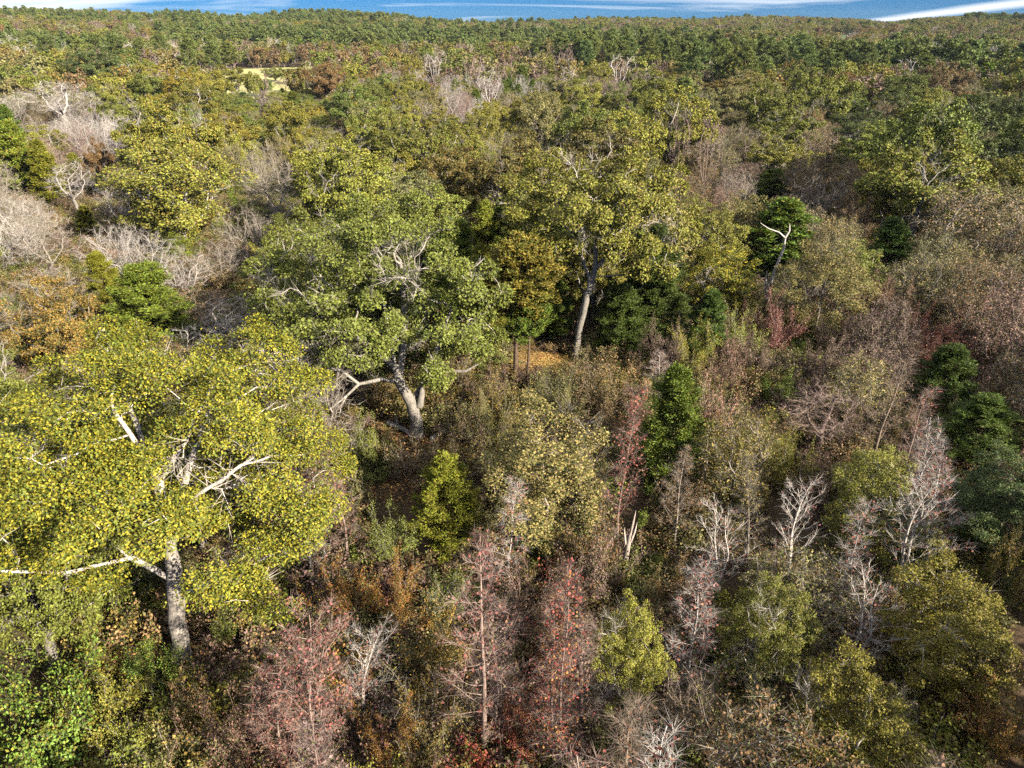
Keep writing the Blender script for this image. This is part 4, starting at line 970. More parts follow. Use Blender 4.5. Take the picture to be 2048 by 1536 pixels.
def in_field(x, y, m=0.0):
    s = x / y; r = math.hypot(x, y)
    return FIELD[0] - m < s < FIELD[1] + m and 275 < r < 400
clr = ground_at(1085, 730); clr2 = ground_at(230, 520)
rects = [(h.px - h.wpx / 2, h.top, h.px + h.wpx / 2, h.bot, h.depth, h) for h in HAND]
rects += [(20, 700, 700, 1325, 27, golden), (655, 640, 950, 885, 42, broken), (1005, 560, 1180, 790, 52, tall), (150, 470, 400, 560, 70, None)]
class Grid:
    def __init__(s, c): s.c, s.d = c, {}
    def add(s, x, y, r): s.d.setdefault((int(x // s.c), int(y // s.c)), []).append((x, y, r))
    def hit(s, x, y, r, k):
        i, j = int(x // s.c), int(y // s.c)
        for a in range(i - 1, i + 2):
            for b in range(j - 1, j + 2):
                for (u, v, q) in s.d.get((a, b), ()):
                    if (u - x) ** 2 + (v - y) ** 2 < (k * (r + q)) ** 2: return True
        return False
G = Grid(16.0)
for h in HAND: G.add(h.x, h.y, h.W / 2 * (0.8 if h.W > 6 else 0.6))
def choose(px, py, rng):
    d = ((ZP - (px, py)) / (1.0, 0.75 if py > 200 else 0.35)) ** 2
    d = d.sum(1) * rng.uniform(0.6, 1.5, len(Z))
    ks = Z[int(d.argmin())][2]; w = np.array([k[1] for k in ks], float)
    k = ks[int(rng.choice(len(ks), p=w / w.sum()))]
    return k[0], k[2][int(rng.integers(len(k[2])))]
def covers(r):
    x0, x1 = r.px - r.wpx * 0.45, r.px + r.wpx * 0.45
    for (a, b, c, d, dep, h) in rects:
        if r.depth >= dep - 0.3: continue
        ox = min(x1, c) - max(x0, a); oy = min(r.bot, d) - max(r.top, b)
        if ox > 0 and oy > 0 and ox * oy > 0.22 * (c - a) * (d - b): return True
        if ox > 0 and oy > 0 and h is golden and ox * oy > 0.05 * (c - a) * (d - b): return True
    return False
VOID = [(1235, 1030, 1310, 1150), (1380, 1110, 1460, 1200), (1520, 1080, 1600, 1160), (750, 930, 840, 1110)]
def in_void(x, y):
    px, py, d = proj(x, y, float(terrain(x, y)))
    return d > 1 and any(a < px < c and b < py < e for a, b, c, e in VOID)
def fill(n, r0, r1, rng, k_over, only=None, lim=45.0):
    az = rng.uniform(-R(lim), R(lim), n); rr = np.sqrt(rng.uniform(r0 * r0, r1 * r1, n))
    for a, q in zip(az, rr):
        x, y = q * math.sin(a), q * math.cos(a)
        low = FIELD[0] - 0.02 < x / y < FIELD[1] + 0.03 and 150 < q < 255
        if in_field(x, y, 0.01) or in_void(x, y): continue
        z = float(terrain(x, y))
        px, py, dep = proj(x, y, z + 6.0)
        if dep < 4: continue
        kind, pal = choose(px, min(py, 1500), rng)
        if only and kind not in only: continue
        W = rng.uniform(*SPREAD[kind])
        H = min(max(W * RATIO[kind] * rng.uniform(0.75, 1.25), HLIM[kind][0]), HLIM[kind][1])
        if q < 24 and kind in ('oak', 'elm', 'bare', 'thin'): H = min(H, 10.0); W = min(W, 6.0)
        if q < 14: H = min(H, 8.5)
        if 150 < q < 330 and kind == 'oak': H *= 0.9
        if low: H = min(H, 5.0); W = min(W, 6.5)
        if math.hypot(x - clr[0], y - clr[1]) < 3.0 + W * 0.4 or math.hypot(x - clr2[0], (y - clr2[1])) < 4.0 + W * 0.4: continue
        if G.hit(x, y, W / 2, k_over): continue
        r = Rec(kind, pal, x, y, H, W, hand=False)
        if r.px + r.wpx < -60 or r.px - r.wpx > 2108 or r.top > 1560: continue
        if covers(r): continue
        G.add(x, y, W / 2); RECS.append(r)
rngf = np.random.default_rng(31)
fill(2500, 9, 60, rngf, 0.66)
fill(2500, 14, 110, rngf, 0.72)
fill(9000, 60, 270, rngf, 0.88)
fill(2500, 60, 230, rngf, 0.72, only=('thin', 'bare', 'cedar', 'elm'))
fill(3500, 9, 75, rngf, 0.62, only=('whip',))
fill(2500, 9, 80, rngf, 0.62, only=('thicket', 'shrub', 'sapling', 'redsapling', 'thin'))
# the pine stand beyond the oaks
rngp = np.random.default_rng(5)
for row, (py, x0, x1, st) in enumerate([(82, 1135, 1540, 30), (95, 1120, 1500, 34), (108, 1170, 1560, 40), (112, 1560, 1760, 60), (95, 100, 430, 46), (105, 380, 470, 40)]):
    for px in range(x0, x1, st):
        P, t = at_height(px + rngp.uniform(-9, 9), py + rngp.uniform(-5, 5), 11.0)
        if in_field(P[0], P[1]) or G.hit(P[0], P[1], 3.0, 0.5): continue
        RECS.append(Rec('pine', 'pine', P[0], P[1], rngp.uniform(14, 18), rngp.uniform(7, 9.5), hand=False)); G.add(P[0], P[1], 3.5)

# ----------------------------------------------------------------------------- ground
def ground_material():
    m, n, l = new_mat('forest_floor')
    tc = n.new('ShaderNodeTexCoord')
    def nz(s, d=6, r=0.6):
        k = n.new('ShaderNodeTexNoise'); k.inputs['Scale'].default_value = s; k.inputs['Detail'].default_value = d; k.inputs['Roughness'].default_value = r
        l.new(tc.outputs['Object'], k.inputs['Vector']); return k.outputs[0]
    def rng(v, a, b):
        k = n.new('ShaderNodeMapRange'); k.inputs['From Min'].default_value = a; k.inputs['From Max'].default_value = b; l.new(v, k.inputs[0]); return k.outputs[0]
    c = mixc(n, l, 'MIX', rng(nz(0.35), 0.4, 0.62), (0.06, 0.04, 0.026), (0.095, 0.068, 0.04))
    c = mixc(n, l, 'MIX', rng(nz(7.0, 8, 0.7), 0.45, 0.7), c, (0.15, 0.09, 0.045))
    c = mixc(n, l, 'MIX', rng(nz(2.1, 8, 0.7), 0.55, 0.7), c, (0.10, 0.10, 0.03))
    geo = n.new('ShaderNodeSeparateXYZ'); l.new(tc.outputs['Object'], geo.inputs[0])
    for (cx, cy), rad, col in ((clr, 3.6, (0.48, 0.31, 0.09)), (clr2, 6.0, (0.34, 0.18, 0.09))):
        dx = mth(n, l, 'SUBTRACT', geo.outputs[0], cx); dy = mth(n, l, 'SUBTRACT', geo.outputs[1], cy)
        d = mth(n, l, 'SQRT', mth(n, l, 'ADD', mth(n, l, 'MULTIPLY', dx, dx), mth(n, l, 'MULTIPLY', dy, dy)))
        d = mth(n, l, 'ADD', d, mth(n, l, 'MULTIPLY', nz(0.8), 4.0))
        k = n.new('ShaderNodeMapRange'); k.inputs['From Min'].default_value = rad + 3.2; k.inputs['From Max'].default_value = rad + 0.6; l.new(d, k.inputs[0])
        cc = mixc(n, l, 'MIX', rng(nz(9.0, 8, 0.7), 0.35, 0.65), tuple(q * 0.65 for q in col), col)
        c = mixc(n, l, 'MIX', k.outputs[0], c, cc)
    p = n.new('ShaderNodeBsdfPrincipled'); l.new(c, p.inputs['Base Color']); p.inputs['Roughness'].default_value = 0.95; p.inputs['Specular IOR Level'].default_value = 0.1
    bp = n.new('ShaderNodeBump'); bp.inputs['Strength'].default_value = 0.8; bp.inputs['Distance'].default_value = 0.15; l.new(nz(6.0, 8, 0.7), bp.inputs['Height']); l.new(bp.outputs[0], p.inputs['Normal'])
    o = n.new('ShaderNodeOutputMaterial'); l.new(p.outputs[0], o.inputs[0])
    return m
def sheet(name, rs, azs, mat, lift=0.0, closed=False):
    A, Q = np.meshgrid(azs, rs)
    x, y = Q * np.sin(A), Q * np.cos(A); z = terrain(x, y) + lift
    v = np.stack([x, y, z], -1).reshape(-1, 3); na, nr = len(azs), len(rs)
    i = (np.arange(nr - 1) * na)[:, None]; j = np.arange(na - (0 if closed else 1))[None]; j2 = (j + 1) % na
    f = np.stack([i + j, i + na + j, i + na + j2, i + j2], -1).reshape(-1, 4)
    b = Buf(); b.add(v, f4=f); me = b.mesh(name, [mat])
    o = bpy.data.objects.new(name, me); COL.objects.link(o); return o
g = sheet('ground', np.concatenate([np.linspace(0.01, 120, 90), np.geomspace(122, 1500, 70), np.geomspace(1600, 3200, 8)]), np.linspace(-math.pi, math.pi, 361)[:-1], ground_material(), closed=True)
g['kind'] = 'structure'
fa = [math.atan(s) for s in FIELD]
f = sheet('field', np.linspace(265, 402, 40), np.linspace(fa[0], fa[1], 24), plain_mat('dry_hay', (0.42, 0.38, 0.13), 0.95, 0.15, 0.25), 0.4); f['kind'] = 'structure'
xh, yh = 0.0, 0.0
d0 = ray(1665, 62); d0 = d0 / math.hypot(d0[0], d0[1]); az0 = math.atan2(d0[0], d0[1])
f = sheet('field', np.linspace(640, 800, 14), np.linspace(az0 - 0.02, az0 + 0.02, 10), plain_mat('green_pasture', (0.16, 0.24, 0.07), 0.95, 0.1, 0.2), 0.3); f['kind'] = 'structure'
FAR_FIELD = (az0, 640, 800)

# ----------------------------------------------------------------------------- putting the trees up
def paint(o, pal, rng=None, jit=0.14):
    c, a, am, bk, _ = PAL[pal]
    if rng is not None:
        k = 1 + rng.normal(0, jit); hshift = rng.normal(0, 0.07)
        c = (c[0] * k * (1 + hshift), c[1] * k, c[2] * k * (1 - hshift)); kb = 1 + rng.normal(0, 0.1); bk = tuple(q * kb for q in bk)
    o.color = (max(c[0], 0.01), max(c[1], 0.01), max(c[2], 0.005), 1)
    o['accent'] = [float(q) for q in a]; o['accent_amount'] = float(am); o['bark'] = [float(q) for q in bk]
    return o.color[:3], a, am, bk
rngt = np.random.default_rng(99)
def lod(r):
    return 0 if r.depth < 62 else 1
def plant(r):
    key = r.proto or KIND[r.kind][lod(r)][int(rngt.integers(len(KIND[r.kind][lod(r)])))]
    p = PROTO[key]
    root = bpy.data.objects.new(NAME[r.kind], None); COL.objects.link(root)
    root.empty_display_size = 0.5
    root.location = (r.x, r.y, r.z - 0.05)
    rot = r.rot if r.rot is not None else float(rngt.uniform(0, 6.28))
    tl = r.tilt if r.tilt[0] or r.tilt[1] else (float(rngt.normal(0, 0.03)), float(rngt.normal(0, 0.03)))
    root.rotation_euler = (Matrix.Rotation(tl[0], 3, 'Y') @ Matrix.Rotation(tl[1], 3, 'X') @ Matrix.Rotation(rot, 3, 'Z')).to_euler()
    s = r.W / p.W; root.scale = (s, s, r.H / p.H)
    shrub = r.kind in ('thicket', 'shrub')
    w = bpy.data.objects.new('stem' if shrub else 'trunk', p.wood); COL.objects.link(w); w.parent = root
    c = bpy.data.objects.new('foliage' if shrub else 'crown', p.crown); COL.objects.link(c); c.parent = root
    st = np.random.default_rng(int(abs(r.x * 977 + r.y * 131)) + 1)
    for o in (w, c): paint(o, r.pal, None if r.proto in ('golden_oak', 'broken_oak', 'tall_oak') else np.random.default_rng(int(abs(r.x * 977 + r.y * 131)) + 1))
    if r.kind in ('oak', 'elm', 'thicket', 'shrub'): c['bark'] = [float(q) * 0.9 for q in c['bark']]
    root['category'] = CAT[r.kind]
    root['label'] = r.label
    root['group'] = {'tree': 'trees of the wood', 'sapling': 'saplings in the thicket', 'shrub': 'shrubs of the undergrowth'}[CAT[r.kind]]
    return root

RECS.sort(key=lambda r: (not r.hand, -r.size))
count = {}; THINGS, REST = [], []
for r in RECS:
    nm = NAME[r.kind]; count[nm] = count.get(nm, 0) + 1
    (THINGS if count[nm] <= 300 else REST).append(r)

# labels: how it looks, and which one it is, counted from the nearest thing with a look of its own
LM = [r for r in THINGS if r.lm]
ORD = ['first', 'second', 'third', 'fourth', 'fifth', 'sixth', 'seventh', 'eighth', 'ninth', 'tenth', 'eleventh', 'twelfth', 'thirteenth', 'fourteenth', 'fifteenth', 'sixteenth', 'seventeenth', 'eighteenth', 'nineteenth']
for _t, _o in (('twenty', 'twentieth'), ('thirty', 'thirtieth'), ('forty', 'fortieth'), ('fifty', 'fiftieth')): ORD += [_o] + [_t + '-' + q for q in ORD[:9]]
def auto_labels():
    groups = {}
    for r in THINGS:
        if r.label: continue
        best = min(LM, key=lambda h: math.hypot(h.px - r.px, (h.py - r.py) * (1.0 if min(h.py, r.py) > 250 else 2.5)))
        dx, dy = r.px - best.px, r.py - best.py
        if abs(dx) > 1.6 * abs(dy): rel = 'right of' if dx > 0 else 'left of'
        elif dy < 0: rel = 'behind' if abs(dx) < 0.5 * abs(dy) else ('behind and right of' if dx > 0 else 'behind and left of')
        else: rel = 'in front of' if abs(dx) < 0.5 * abs(dy) else ('below and right of' if dx > 0 else 'below and left of')
        groups.setdefault((PAL[r.pal][4], NOUN[r.kind], rel, best.lm), []).append((math.hypot(dx, dy), r))
    used = {}
    for (adj, noun, rel, lm), v in groups.items():
        v.sort(key=lambda q: q[0])
        for i, (_, r) in enumerate(v):
            if len(v) == 1: t = '%s %s %s %s' % (adj, noun, rel, lm)
            elif i == 0: t = 'nearest %s %s %s %s' % (adj, noun, rel, lm)
            elif i == len(v) - 1: t = 'outermost %s %s %s %s' % (adj, noun, rel, lm)
            else: t = '%s %s %s %s %s' % (ORD[i] if i < len(ORD) else 'number %d' % (i + 1), adj, noun, rel, lm)
            r.label = t
auto_labels()
for r in THINGS: plant(r)

# ----------------------------------------------------------------------------- woodland too far off to tell apart, and the brush on the ground: instances
def scatter(name, pts, rot, scl, idx, col, acc, amt, bark, meshes):
    coll = bpy.data.collections.new(name + '_sources')
    for i, me in enumerate(meshes):
        o = bpy.data.objects.new('%s_source_%02d' % (name, i), me); coll.objects.link(o)
    me = bpy.data.meshes.new(name); me.vertices.add(len(pts)); me.vertices.foreach_set('co', np.asarray(pts, np.float32).ravel())
    def put(nm, typ, val, key):
        a = me.attributes.new(nm, typ, 'POINT'); a.data.foreach_set(key, np.ascontiguousarray(val).ravel())
    one = lambda c: np.concatenate([np.asarray(c, np.float32), np.ones((len(pts), 1), np.float32)], 1)
    put('rot', 'FLOAT_VECTOR', np.asarray(rot, np.float32), 'vector'); put('scl', 'FLOAT_VECTOR', np.asarray(scl, np.float32), 'vector')
    put('idx', 'INT', np.asarray(idx, np.int32), 'value'); put('color', 'FLOAT_COLOR', one(col), 'color'); put('accent', 'FLOAT_COLOR', one(acc), 'color')
    put('accent_amount', 'FLOAT', np.asarray(amt, np.float32), 'value'); put('bark', 'FLOAT_COLOR', one(bark), 'color')
    me.update()
    o = bpy.data.objects.new(name, me); COL.objects.link(o); o['kind'] = 'stuff'
    ng = bpy.data.node_groups.new(name, 'GeometryNodeTree')
    ng.interface.new_socket('Geometry', in_out='INPUT', socket_type='NodeSocketGeometry'); ng.interface.new_socket('Geometry', in_out='OUTPUT', socket_type='NodeSocketGeometry')
    N, Lk = ng.nodes, ng.links
    gi, go = N.new('NodeGroupInput'), N.new('NodeGroupOutput')
    iop = N.new('GeometryNodeInstanceOnPoints'); ci = N.new('GeometryNodeCollectionInfo'); ci.inputs['Collection'].default_value = coll
    ci.inputs['Separate Children'].default_value = True; ci.inputs['Reset Children'].default_value = True
    def na(nm, typ):
        k = N.new('GeometryNodeInputNamedAttribute'); k.data_type = typ; k.inputs['Name'].default_value = nm; return k.outputs['Attribute']
    Lk.new(gi.outputs[0], iop.inputs['Points']); Lk.new(ci.outputs[0], iop.inputs['Instance'])
    iop.inputs['Pick Instance'].default_value = True
    Lk.new(na('idx', 'INT'), iop.inputs['Instance Index'])
    e = N.new('FunctionNodeEulerToRotation'); Lk.new(na('rot', 'FLOAT_VECTOR'), e.inputs[0]); Lk.new(e.outputs[0], iop.inputs['Rotation'])
    Lk.new(na('scl', 'FLOAT_VECTOR'), iop.inputs['Scale']); Lk.new(iop.outputs[0], go.inputs[0])
    md = o.modifiers.new('scatter', 'NODES'); md.node_group = ng
    return o

FARK = ['oak_far_%d' % i for i in range(5)] + ['pine_far_%d' % i for i in range(3)] + ['bare_far_%d' % i for i in range(4)] + ['cedar_far_0', 'cedar_far_1', 'thin_far_0', 'thin_far_1']
FIX = {k: i for i, k in enumerate(FARK)}
def woodland():
    rng = np.random.default_rng(77)
    P, RO, S, I, C, A, AM, BK = [], [], [], [], [], [], [], []
    def add(x, y, kind, pal, H, W, dim=1.0):
        ks = KIND[kind][2] if KIND[kind][2][0] in FIX else KIND['oak'][2]
        k = ks[int(rng.integers(len(ks)))]; p = PROTO[k]
        c, a, am, bk, _ = PAL[pal]
        j = 1 + rng.normal(0, 0.13); hs = rng.normal(0, 0.08)
        P.append((x, y, float(terrain(x, y)) - 0.2)); RO.append((0, 0, rng.uniform(0, 6.28))); S.append((W / p.W, W / p.W, H / p.H)); I.append(FIX[k])
        C.append((c[0] * j * (1 + hs), c[1] * j, c[2] * j)); A.append(a); AM.append(am); BK.append(bk)
    for r in REST: add(r.x, r.y, r.kind, r.pal, r.H, r.W)
    n = 0
    def pines(x, y): return math.sin(x * 0.0071 + 1.1 + 1.7 * math.sin(y * 0.004)) * math.cos(y * 0.0093 + 0.6) + 0.35 * math.sin(x * 0.023 + y * 0.031)
    G2 = Grid(14.0)
    for r in RECS:
        if r.depth > 200: G2.add(r.x, r.y, r.W / 2)
    tries = 30000
    az = rng.uniform(-R(47), R(47), tries); rr = np.sqrt(rng.uniform(235 ** 2, 1330 ** 2, tries))
    for a, q in zip(az, rr):
        x, y = q * math.sin(a), q * math.cos(a)
        if in_field(x, y, 0.01) or (abs(a - FAR_FIELD[0]) < 0.022 and 560 < q < 800): continue
        if any(math.hypot(x - hx, y - hy) < hr for hx, hy, hr in HOUSE_CLEAR): continue
        u = pines(x, y) + rng.normal(0, 0.25)
        px = 1024 + FPX * math.tan(a)
        if q > 900 and px > 1450 and px < 1820: u -= 1.0
        if u > 0.45 and rng.random() < 0.8: kind, pal = 'pine', 'pine'
        elif u > 0.2: kind, pal = ('cedar', 'cedar') if rng.random() < 0.2 else ('oak', 'green')
        else:
            w = rng.random()
            kind, pal = ('oak', ['olive', 'green', 'khaki', 'olive'][int(rng.integers(4))]) if w < 0.45 else ('oak', ['gold', 'brown', 'khaki'][int(rng.integers(3))]) if w < 0.62 else ('bare', ['pinkg', 'grey', 'white', 'pinkg'][int(rng.integers(4))]) if w < 0.90 else ('thin', 'mauve')
        W = rng.uniform(6, 13) if kind != 'pine' else rng.uniform(6, 9)
        H = rng.uniform(9, 16) if kind == 'pine' else rng.uniform(7, 12)
        if kind == 'cedar': W *= 0.6
        if G2.hit(x, y, W / 2, 0.62): continue
        G2.add(x, y, W / 2); add(x, y, kind, pal, H, W); n += 1
    print('woodland', len(P), n)
    o = scatter('distant_woodland', P, RO, S, I, C, A, AM, BK, [PROTO[k].far for k in FARK])
    o['label'] = 'mixed autumn woodland running back over low hills to the horizon'
def surroundings():
    """the same wood goes on beside and behind the viewpoint"""
    rng = np.random.default_rng(88); P, RO, S, I, C, A, AM, BK = [], [], [], [], [], [], [], []
    G3 = Grid(14.0)
    for r in RECS:
        if r.depth < 120: G3.add(r.x, r.y, r.W / 2)
    for _ in range(5200):
        x, y = rng.uniform(-75, 95), rng.uniform(-60, 95)
        q = math.hypot(x, y); a = math.degrees(math.atan2(x, y))
        W = rng.uniform(6.5, 11); H = W * rng.uniform(0.95, 1.2) if q > 13 else 7.0
        z = float(terrain(x, y)); px, py, d = proj(x, y, z + H)
        if d > 1:
            w2 = W / d * FPX * 0.85
            if px + w2 > 0 and px - w2 < 2048 and py < 1800: continue
        if G3.hit(x, y, W / 2, 0.72): continue
        G3.add(x, y, W / 2)
        k = 'oak_far_%d' % int(rng.integers(5)); p = PROTO[k]; c, ac, am, bk, _ = PAL[('olive', 'green', 'khaki', 'ygreen', 'brown')[int(rng.integers(5))]]
        P.append((x, y, z - 0.2)); RO.append((0, 0, rng.uniform(0, 6.28))); S.append((W / p.W, W / p.W, H / p.H)); I.append(FIX[k]); C.append(c); A.append(ac); AM.append(am); BK.append(bk)
    o = scatter('surrounding_woodland', P, RO, S, I, C, A, AM, BK, [PROTO[k].far for k in FARK]); o['label'] = 'olive woodland continuing beside and behind the viewpoint'
surroundings()
HOUSE_CLEAR = []
for hp in ((1728, 70), (1818, 72), (1868, 87)):
    d = ray(*hp); d = d / math.hypot(d[0], d[1]); HOUSE_CLEAR.append((d[0] * 560, d[1] * 560, 12))
woodland()

def undergrowth():
    rng = np.random.default_rng(55); n = 11000
    az = rng.uniform(-R(46), R(46), n); rr = np.sqrt(rng.uniform(9 ** 2, 190 ** 2, n) * rng.uniform(0.25, 1, n))
    x, y = rr * np.sin(az), rr * np.cos(az)
    keep = np.ones(n, bool)
    for (cx, cy), rad in ((clr, 3.0), (clr2, 4.0)): keep &= np.hypot(x - cx, y - cy) > rad
    keep &= np.hypot(x - golden.x, y - golden.y + 1.5) > 1.6
    keep &= np.hypot(x - broken.x, y - broken.y + 1.5) > 2.8
    x, y, rr = x[keep], y[keep], rr[keep]; n = len(x)
    px, py, _ = proj(x, y, terrain(x, y))
    k = np.ones(n, bool)
    for a, b, c, e in VOID: k &= ~((px > a) & (px < c) & (py > b) & (py < e) & (rng.random(n) < 0.85))
    k &= (rr > 42) | (px < 700) | (rng.random(n) < 0.75)
    x, y, px, py, rr = x[k], y[k], px[k], py[k], rr[k]; n = len(x)
    pal = []
    for i in range(n):
        _, p = choose(px[i], min(py[i], 1500), rng)
        if p in ('white', 'grey', 'pinkg', 'pine', 'cedar', 'dcedar', 'dimb', 'yellow'): p = ('brown', 'khaki', 'mauve')[i % 3]
        if rng.random() < 0.4: p = ('brown', 'brown', 'gold', 'green', 'mauve')[int(rng.integers(5))]
        pal.append(p)
    k = 1 + rng.normal(0, 0.2, n)
    C = np.array([PAL[p][0] for p in pal]) * k[:, None]; A = np.array([PAL[p][1] for p in pal]); AM = np.array([PAL[p][2] for p in pal]); BK = np.array([PAL[p][3] for p in pal]) * 0.6
    s = rng.uniform(0.5, 1.1, n)
    o = scatter('undergrowth', np.stack([x, y, terrain(x, y) - 0.1], 1), np.stack([0 * x, 0 * x, rng.uniform(0, 6.28, n)], 1), np.stack([s, s, s * rng.uniform(0.6, 1.1, n)], 1), rng.integers(0, 4, n), C, A, AM, BK, [PROTO['brush_%d' % i].far for i in range(4)])
    o['label'] = 'brown and green brush covering the ground between the trees'
undergrowth()
def litter():
    rng = np.random.default_rng(66); b = Buf(); n = 26000
    P = []
    for (cx, cy), rad, k in ((clr, 6.5, 9000), (clr2, 7.0, 7000), ((broken.x, broken.y - 2), 5.0, 6000), ((golden.x, golden.y), 5.0, 4000)):
        a = rng.uniform(0, 6.283, k); q = rad * np.sqrt(rng.random(k)); P.append(np.stack([cx + q * np.cos(a), cy + q * np.sin(a)], 1))
    P = np.concatenate(P); z = terrain(P[:, 0], P[:, 1]) + rng.uniform(0.01, 0.12, len(P))
    leaves(b, np.column_stack([P, z]), rng.normal(0, 1, (len(P), 3)) * np.array((1, 1, 0.35)), unit(rng.normal(0, 0.5, (len(P), 3)) + np.array((0, 0, 1))), 0.17, 0.07, rng)
    o = bpy.data.objects.new('leaf_litter', b.mesh('leaf_litter', [M_LEAF], -1)); COL.objects.link(o); o['kind'] = 'stuff'
    o.color = (0.42, 0.25, 0.08, 1); o['accent'] = [0.26, 0.10, 0.04]; o['accent_amount'] = 0.4; o['bark'] = [0.3, 0.3, 0.3]
    o['label'] = 'dry tan leaves lying on the open ground'
litter()

# ----------------------------------------------------------------------------- fallen logs, snags, houses
def wood_thing(name, label, cat, parts, loc, group=None, bark=PALE, rot=0.0):
    root = bpy.data.objects.new(name, None); COL.objects.link(root); root.location = loc; root.rotation_euler = (0, 0, rot)
    root['label'] = label; root['category'] = cat
    if group: root['group'] = group
    for pn, chs in parts:
        b = Buf()
        for pts, rad, sides in chs: tube(b, pts, rad, sides=sides, cap=True)
        o = bpy.data.objects.new(pn, b.mesh(pn, [M_BARK])); COL.objects.link(o); o.parent = root
        o.color = (1, 1, 1, 1); o['bark'] = [float(q) for q in bark]; o['accent'] = [0.2, 0.2, 0.2]; o['accent_amount'] = 0.0
    return root
def g3(px, py, up=0.0):
    x, y = ground_at(px, py); return np.array((x, y, float(terrain(x, y)) + up))
def log_between(a, b, r0, r1, label, stub):
    A, B = g3(*a, r0 * 0.8), g3(*b, r1 * 1.6)
    rng = np.random.default_rng(int(a[0])); n = 7
    t = np.linspace(0, 1, n)[:, None]; pts = (B - A) * t + rng.normal(0, 0.05, (n, 3)); pts[0] = 0
    mid = pts[4]
    return wood_thing('fallen_log', label, 'log', [('trunk', [(pts, np.linspace(r0, r1, n) * rng.uniform(0.9, 1.1, n), 9)]), ('branch_stub', [([mid, mid + np.array(stub), mid + np.array(stub) * 1.7 + np.array((0.1, 0, 0.1))], (r1 * 0.6, r1 * 0.4, r1 * 0.15), 5)])], A, 'fallen logs under the split-trunk oak', WHITE)
log_between((835, 878), (778, 852), 0.15, 0.19, 'thick pale fallen log lying before the split trunk, golden-oak side', (-0.2, 0.4, 0.5))
log_between((862, 880), (940, 842), 0.14, 0.18, 'pale fallen log lying before the split trunk, clearing side', (0.3, 0.2, 0.6))
x, y = ground_at(1245, 1160); z = float(terrain(x, y))
wood_thing('broken_snag', 'short splintered snag tapering to a sharp point in black shade', 'snag', [('trunk', [([(0, 0, -0.2), (0.05, 0, 1.4), (0.12, 0, 2.6), (0.2, 0, 3.2), (0.3, 0, 4.3)], (0.15, 0.13, 0.12, 0.07, 0.01), 8)]), ('splinter', [([(0.2, -0.05, 2.5), (0.34, -0.1, 3.2), (0.4, -0.1, 3.7)], (0.08, 0.05, 0.01), 5)]), ('splinter', [([(-0.02, 0, 2.3), (-0.12, -0.03, 2.9), (-0.15, 0, 3.3)], (0.07, 0.04, 0.01), 5)])], (x, y, z), bark=(0.42, 0.34, 0.27))
x, y = ground_at(1512, 660); z = float(terrain(x, y))
wood_thing('dead_snag', 'tall white dead snag with one crooked arm, amid a green cedar', 'snag', [
    ('trunk', [([(0, 0, -0.2), (0.3, -0.2, 3.0), (0.5, -0.4, 5.6), (0.9, -0.5, 7.6), (0.85, -0.5, 8.6)], (0.16, 0.14, 0.12, 0.10, 0.07), 8)]),
    ('limb', [([(0.85, -0.5, 8.5), (0.2, -0.6, 9.0), (-0.7, -0.6, 9.3), (-1.5, -0.7, 9.8)], (0.08, 0.06, 0.04, 0.012), 6)]),
    ('limb', [([(0.85, -0.5, 8.5), (1.1, -0.5, 9.1), (1.0, -0.5, 9.7)], (0.10, 0.07, 0.02), 6)]),
    ('limb', [([(0.3, -0.2, 3.2), (0.0, -0.3, 4.4), (-0.1, -0.3, 5.6)], (0.12, 0.09, 0.03), 6)])], (x, y, z), bark=(0.42, 0.38, 0.32))
x, y = ground_at(1528, 655); z = float(terrain(x, y))
wood_thing('leaning_snag', 'dark leaning dead trunk beside the white snag', 'snag', [('trunk', [([(0.3, 0.5, -0.2), (1.2, 0.4, 2.4), (2.4, 0.3, 5.0), (3.0, 0.3, 6.6)], (0.15, 0.13, 0.09, 0.03), 7)]), ('limb', [([(1.9, 0.3, 4.0), (2.9, 0.2, 4.9), (3.8, 0.1, 6.2)], (0.1, 0.07, 0.02), 6)])], (x, y, z), bark=(0.36, 0.31, 0.26))

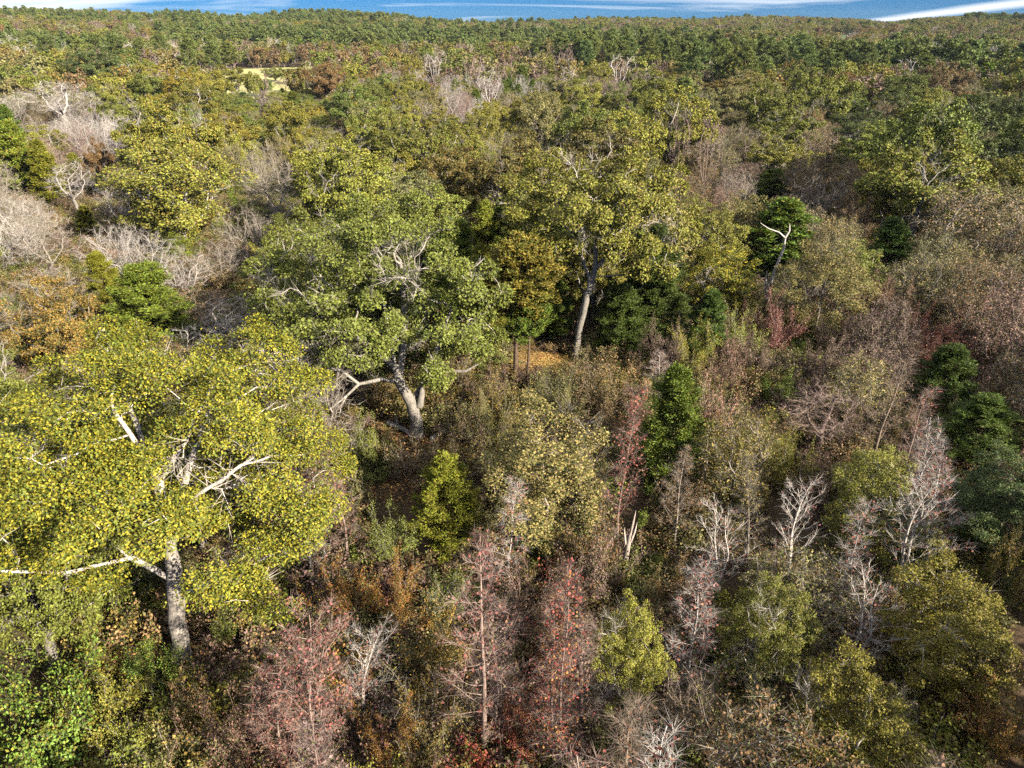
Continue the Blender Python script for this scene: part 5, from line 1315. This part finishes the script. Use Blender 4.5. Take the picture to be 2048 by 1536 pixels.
def house(px, label, wallc, roofc, L_=11.0, D_=7.0, hh=2.8, rz=0.3, dist=560.0, py=70):
    d = ray(px, py); d = d / math.hypot(d[0], d[1]); x, y = d[0] * dist, d[1] * dist; z = float(terrain(x, y))
    root = bpy.data.objects.new('house', None); COL.objects.link(root); root.location = (x, y, z); root.rotation_euler = (0, 0, rz - math.atan2(x, y))
    root['label'] = label; root['category'] = 'house'; root['group'] = 'far white houses'
    def box(nm, x0, x1, y0, y1, z0, z1, m, par=root):
        b = Buf(); v = [(x0, y0, z0), (x1, y0, z0), (x1, y1, z0), (x0, y1, z0), (x0, y0, z1), (x1, y0, z1), (x1, y1, z1), (x0, y1, z1)]
        b.add(v, f4=[(0, 3, 2, 1), (4, 5, 6, 7), (0, 1, 5, 4), (1, 2, 6, 5), (2, 3, 7, 6), (3, 0, 4, 7)])
        o = bpy.data.objects.new(nm, b.mesh(nm, [m], -1)); COL.objects.link(o); o.parent = par; return o
    wm = plain_mat('white_siding', wallc, 0.7, 2.0, 0.05); rm = plain_mat('metal_roof', roofc, 0.6, 1.0, 0.1)
    h2, l2 = D_ / 2, L_ / 2
    b = Buf()
    v = [(-l2, -h2, -1.0), (l2, -h2, -1.0), (l2, h2, -1.0), (-l2, h2, -1.0), (-l2, -h2, hh), (l2, -h2, hh), (l2, h2, hh), (-l2, h2, hh), (-l2, 0, hh + 1.9), (l2, 0, hh + 1.9)]
    b.add(v, f4=[(0, 1, 5, 4), (2, 3, 7, 6), (1, 2, 6, 5), (3, 0, 4, 7)], f3=[(5, 6, 9), (7, 4, 8)])
    wall = bpy.data.objects.new('wall', b.mesh('wall', [wm], -1)); COL.objects.link(wall); wall.parent = root
    b = Buf(); e = 0.45; zt = hh + 2.0; zo = hh - 0.15
    for s in (-1, 1):
        v = [(-l2 - e, s * (h2 + e), zo), (l2 + e, s * (h2 + e), zo), (l2 + e, 0, zt), (-l2 - e, 0, zt), (-l2 - e, s * (h2 + e), zo + 0.14), (l2 + e, s * (h2 + e), zo + 0.14), (l2 + e, 0, zt + 0.14), (-l2 - e, 0, zt + 0.14)]
        b.add(v, f4=[(0, 3, 2, 1), (4, 5, 6, 7), (0, 1, 5, 4), (1, 2, 6, 5), (3, 0, 4, 7)])
    rf = bpy.data.objects.new('roof', b.mesh('roof', [rm], -1)); COL.objects.link(rf); rf.parent = root
    gm = plain_mat('window_dark', (0.04, 0.05, 0.06), 0.2, 1.0, 0.1)
    for wx in (-3.4, 3.2):
        w = box('window', wx - 0.6, wx + 0.6, -h2 - 0.04, -h2 + 0.1, 1.0, 2.2, gm); box('frame', wx - 0.7, wx + 0.7, -h2 - 0.07, -h2 - 0.042, 2.2, 2.32, wm, w)
    box('door', -0.5, 0.5, -h2 - 0.04, -h2 + 0.1, -0.2, 2.1, plain_mat('door_paint', (0.25, 0.2, 0.16), 0.6, 2.0, 0.1))
house(1728, 'far white house below the brown ridge, nearest the dark fir', (0.80, 0.78, 0.74), (0.72, 0.72, 0.72))
house(1818, 'far cream house with a pale roof among leafless trees', (0.75, 0.68, 0.55), (0.70, 0.66, 0.58), L_=9)
house(1868, 'far white house half hidden, lowest of the three houses', (0.8, 0.8, 0.8), (0.75, 0.75, 0.76), L_=10, py=87)

# ----------------------------------------------------------------------------- the air
def air():
    m, n, l = new_mat('haze')
    v = n.new('ShaderNodeVolumePrincipled'); v.inputs['Color'].default_value = (0.70, 0.84, 1.0, 1); v.inputs['Density'].default_value = 0.00004; v.inputs['Anisotropy'].default_value = 0.0
    o = n.new('ShaderNodeOutputMaterial'); l.new(v.outputs[0], o.inputs['Volume'])
    b = Buf(); x0, x1, y0, y1, z0, z1 = -3300, 3300, -3300, 3300, -40.0, 75.0
    v8 = [(x0, y0, z0), (x1, y0, z0), (x1, y1, z0), (x0, y1, z0), (x0, y0, z1), (x1, y0, z1), (x1, y1, z1), (x0, y1, z1)]
    b.add(v8, f4=[(0, 3, 2, 1), (4, 5, 6, 7), (0, 1, 5, 4), (1, 2, 6, 5), (2, 3, 7, 6), (3, 0, 4, 7)])
    h = bpy.data.objects.new('haze', b.mesh('haze', [m], -1)); COL.objects.link(h); h['kind'] = 'stuff'; h['label'] = 'thin blue haze in the air over the wood'
air()
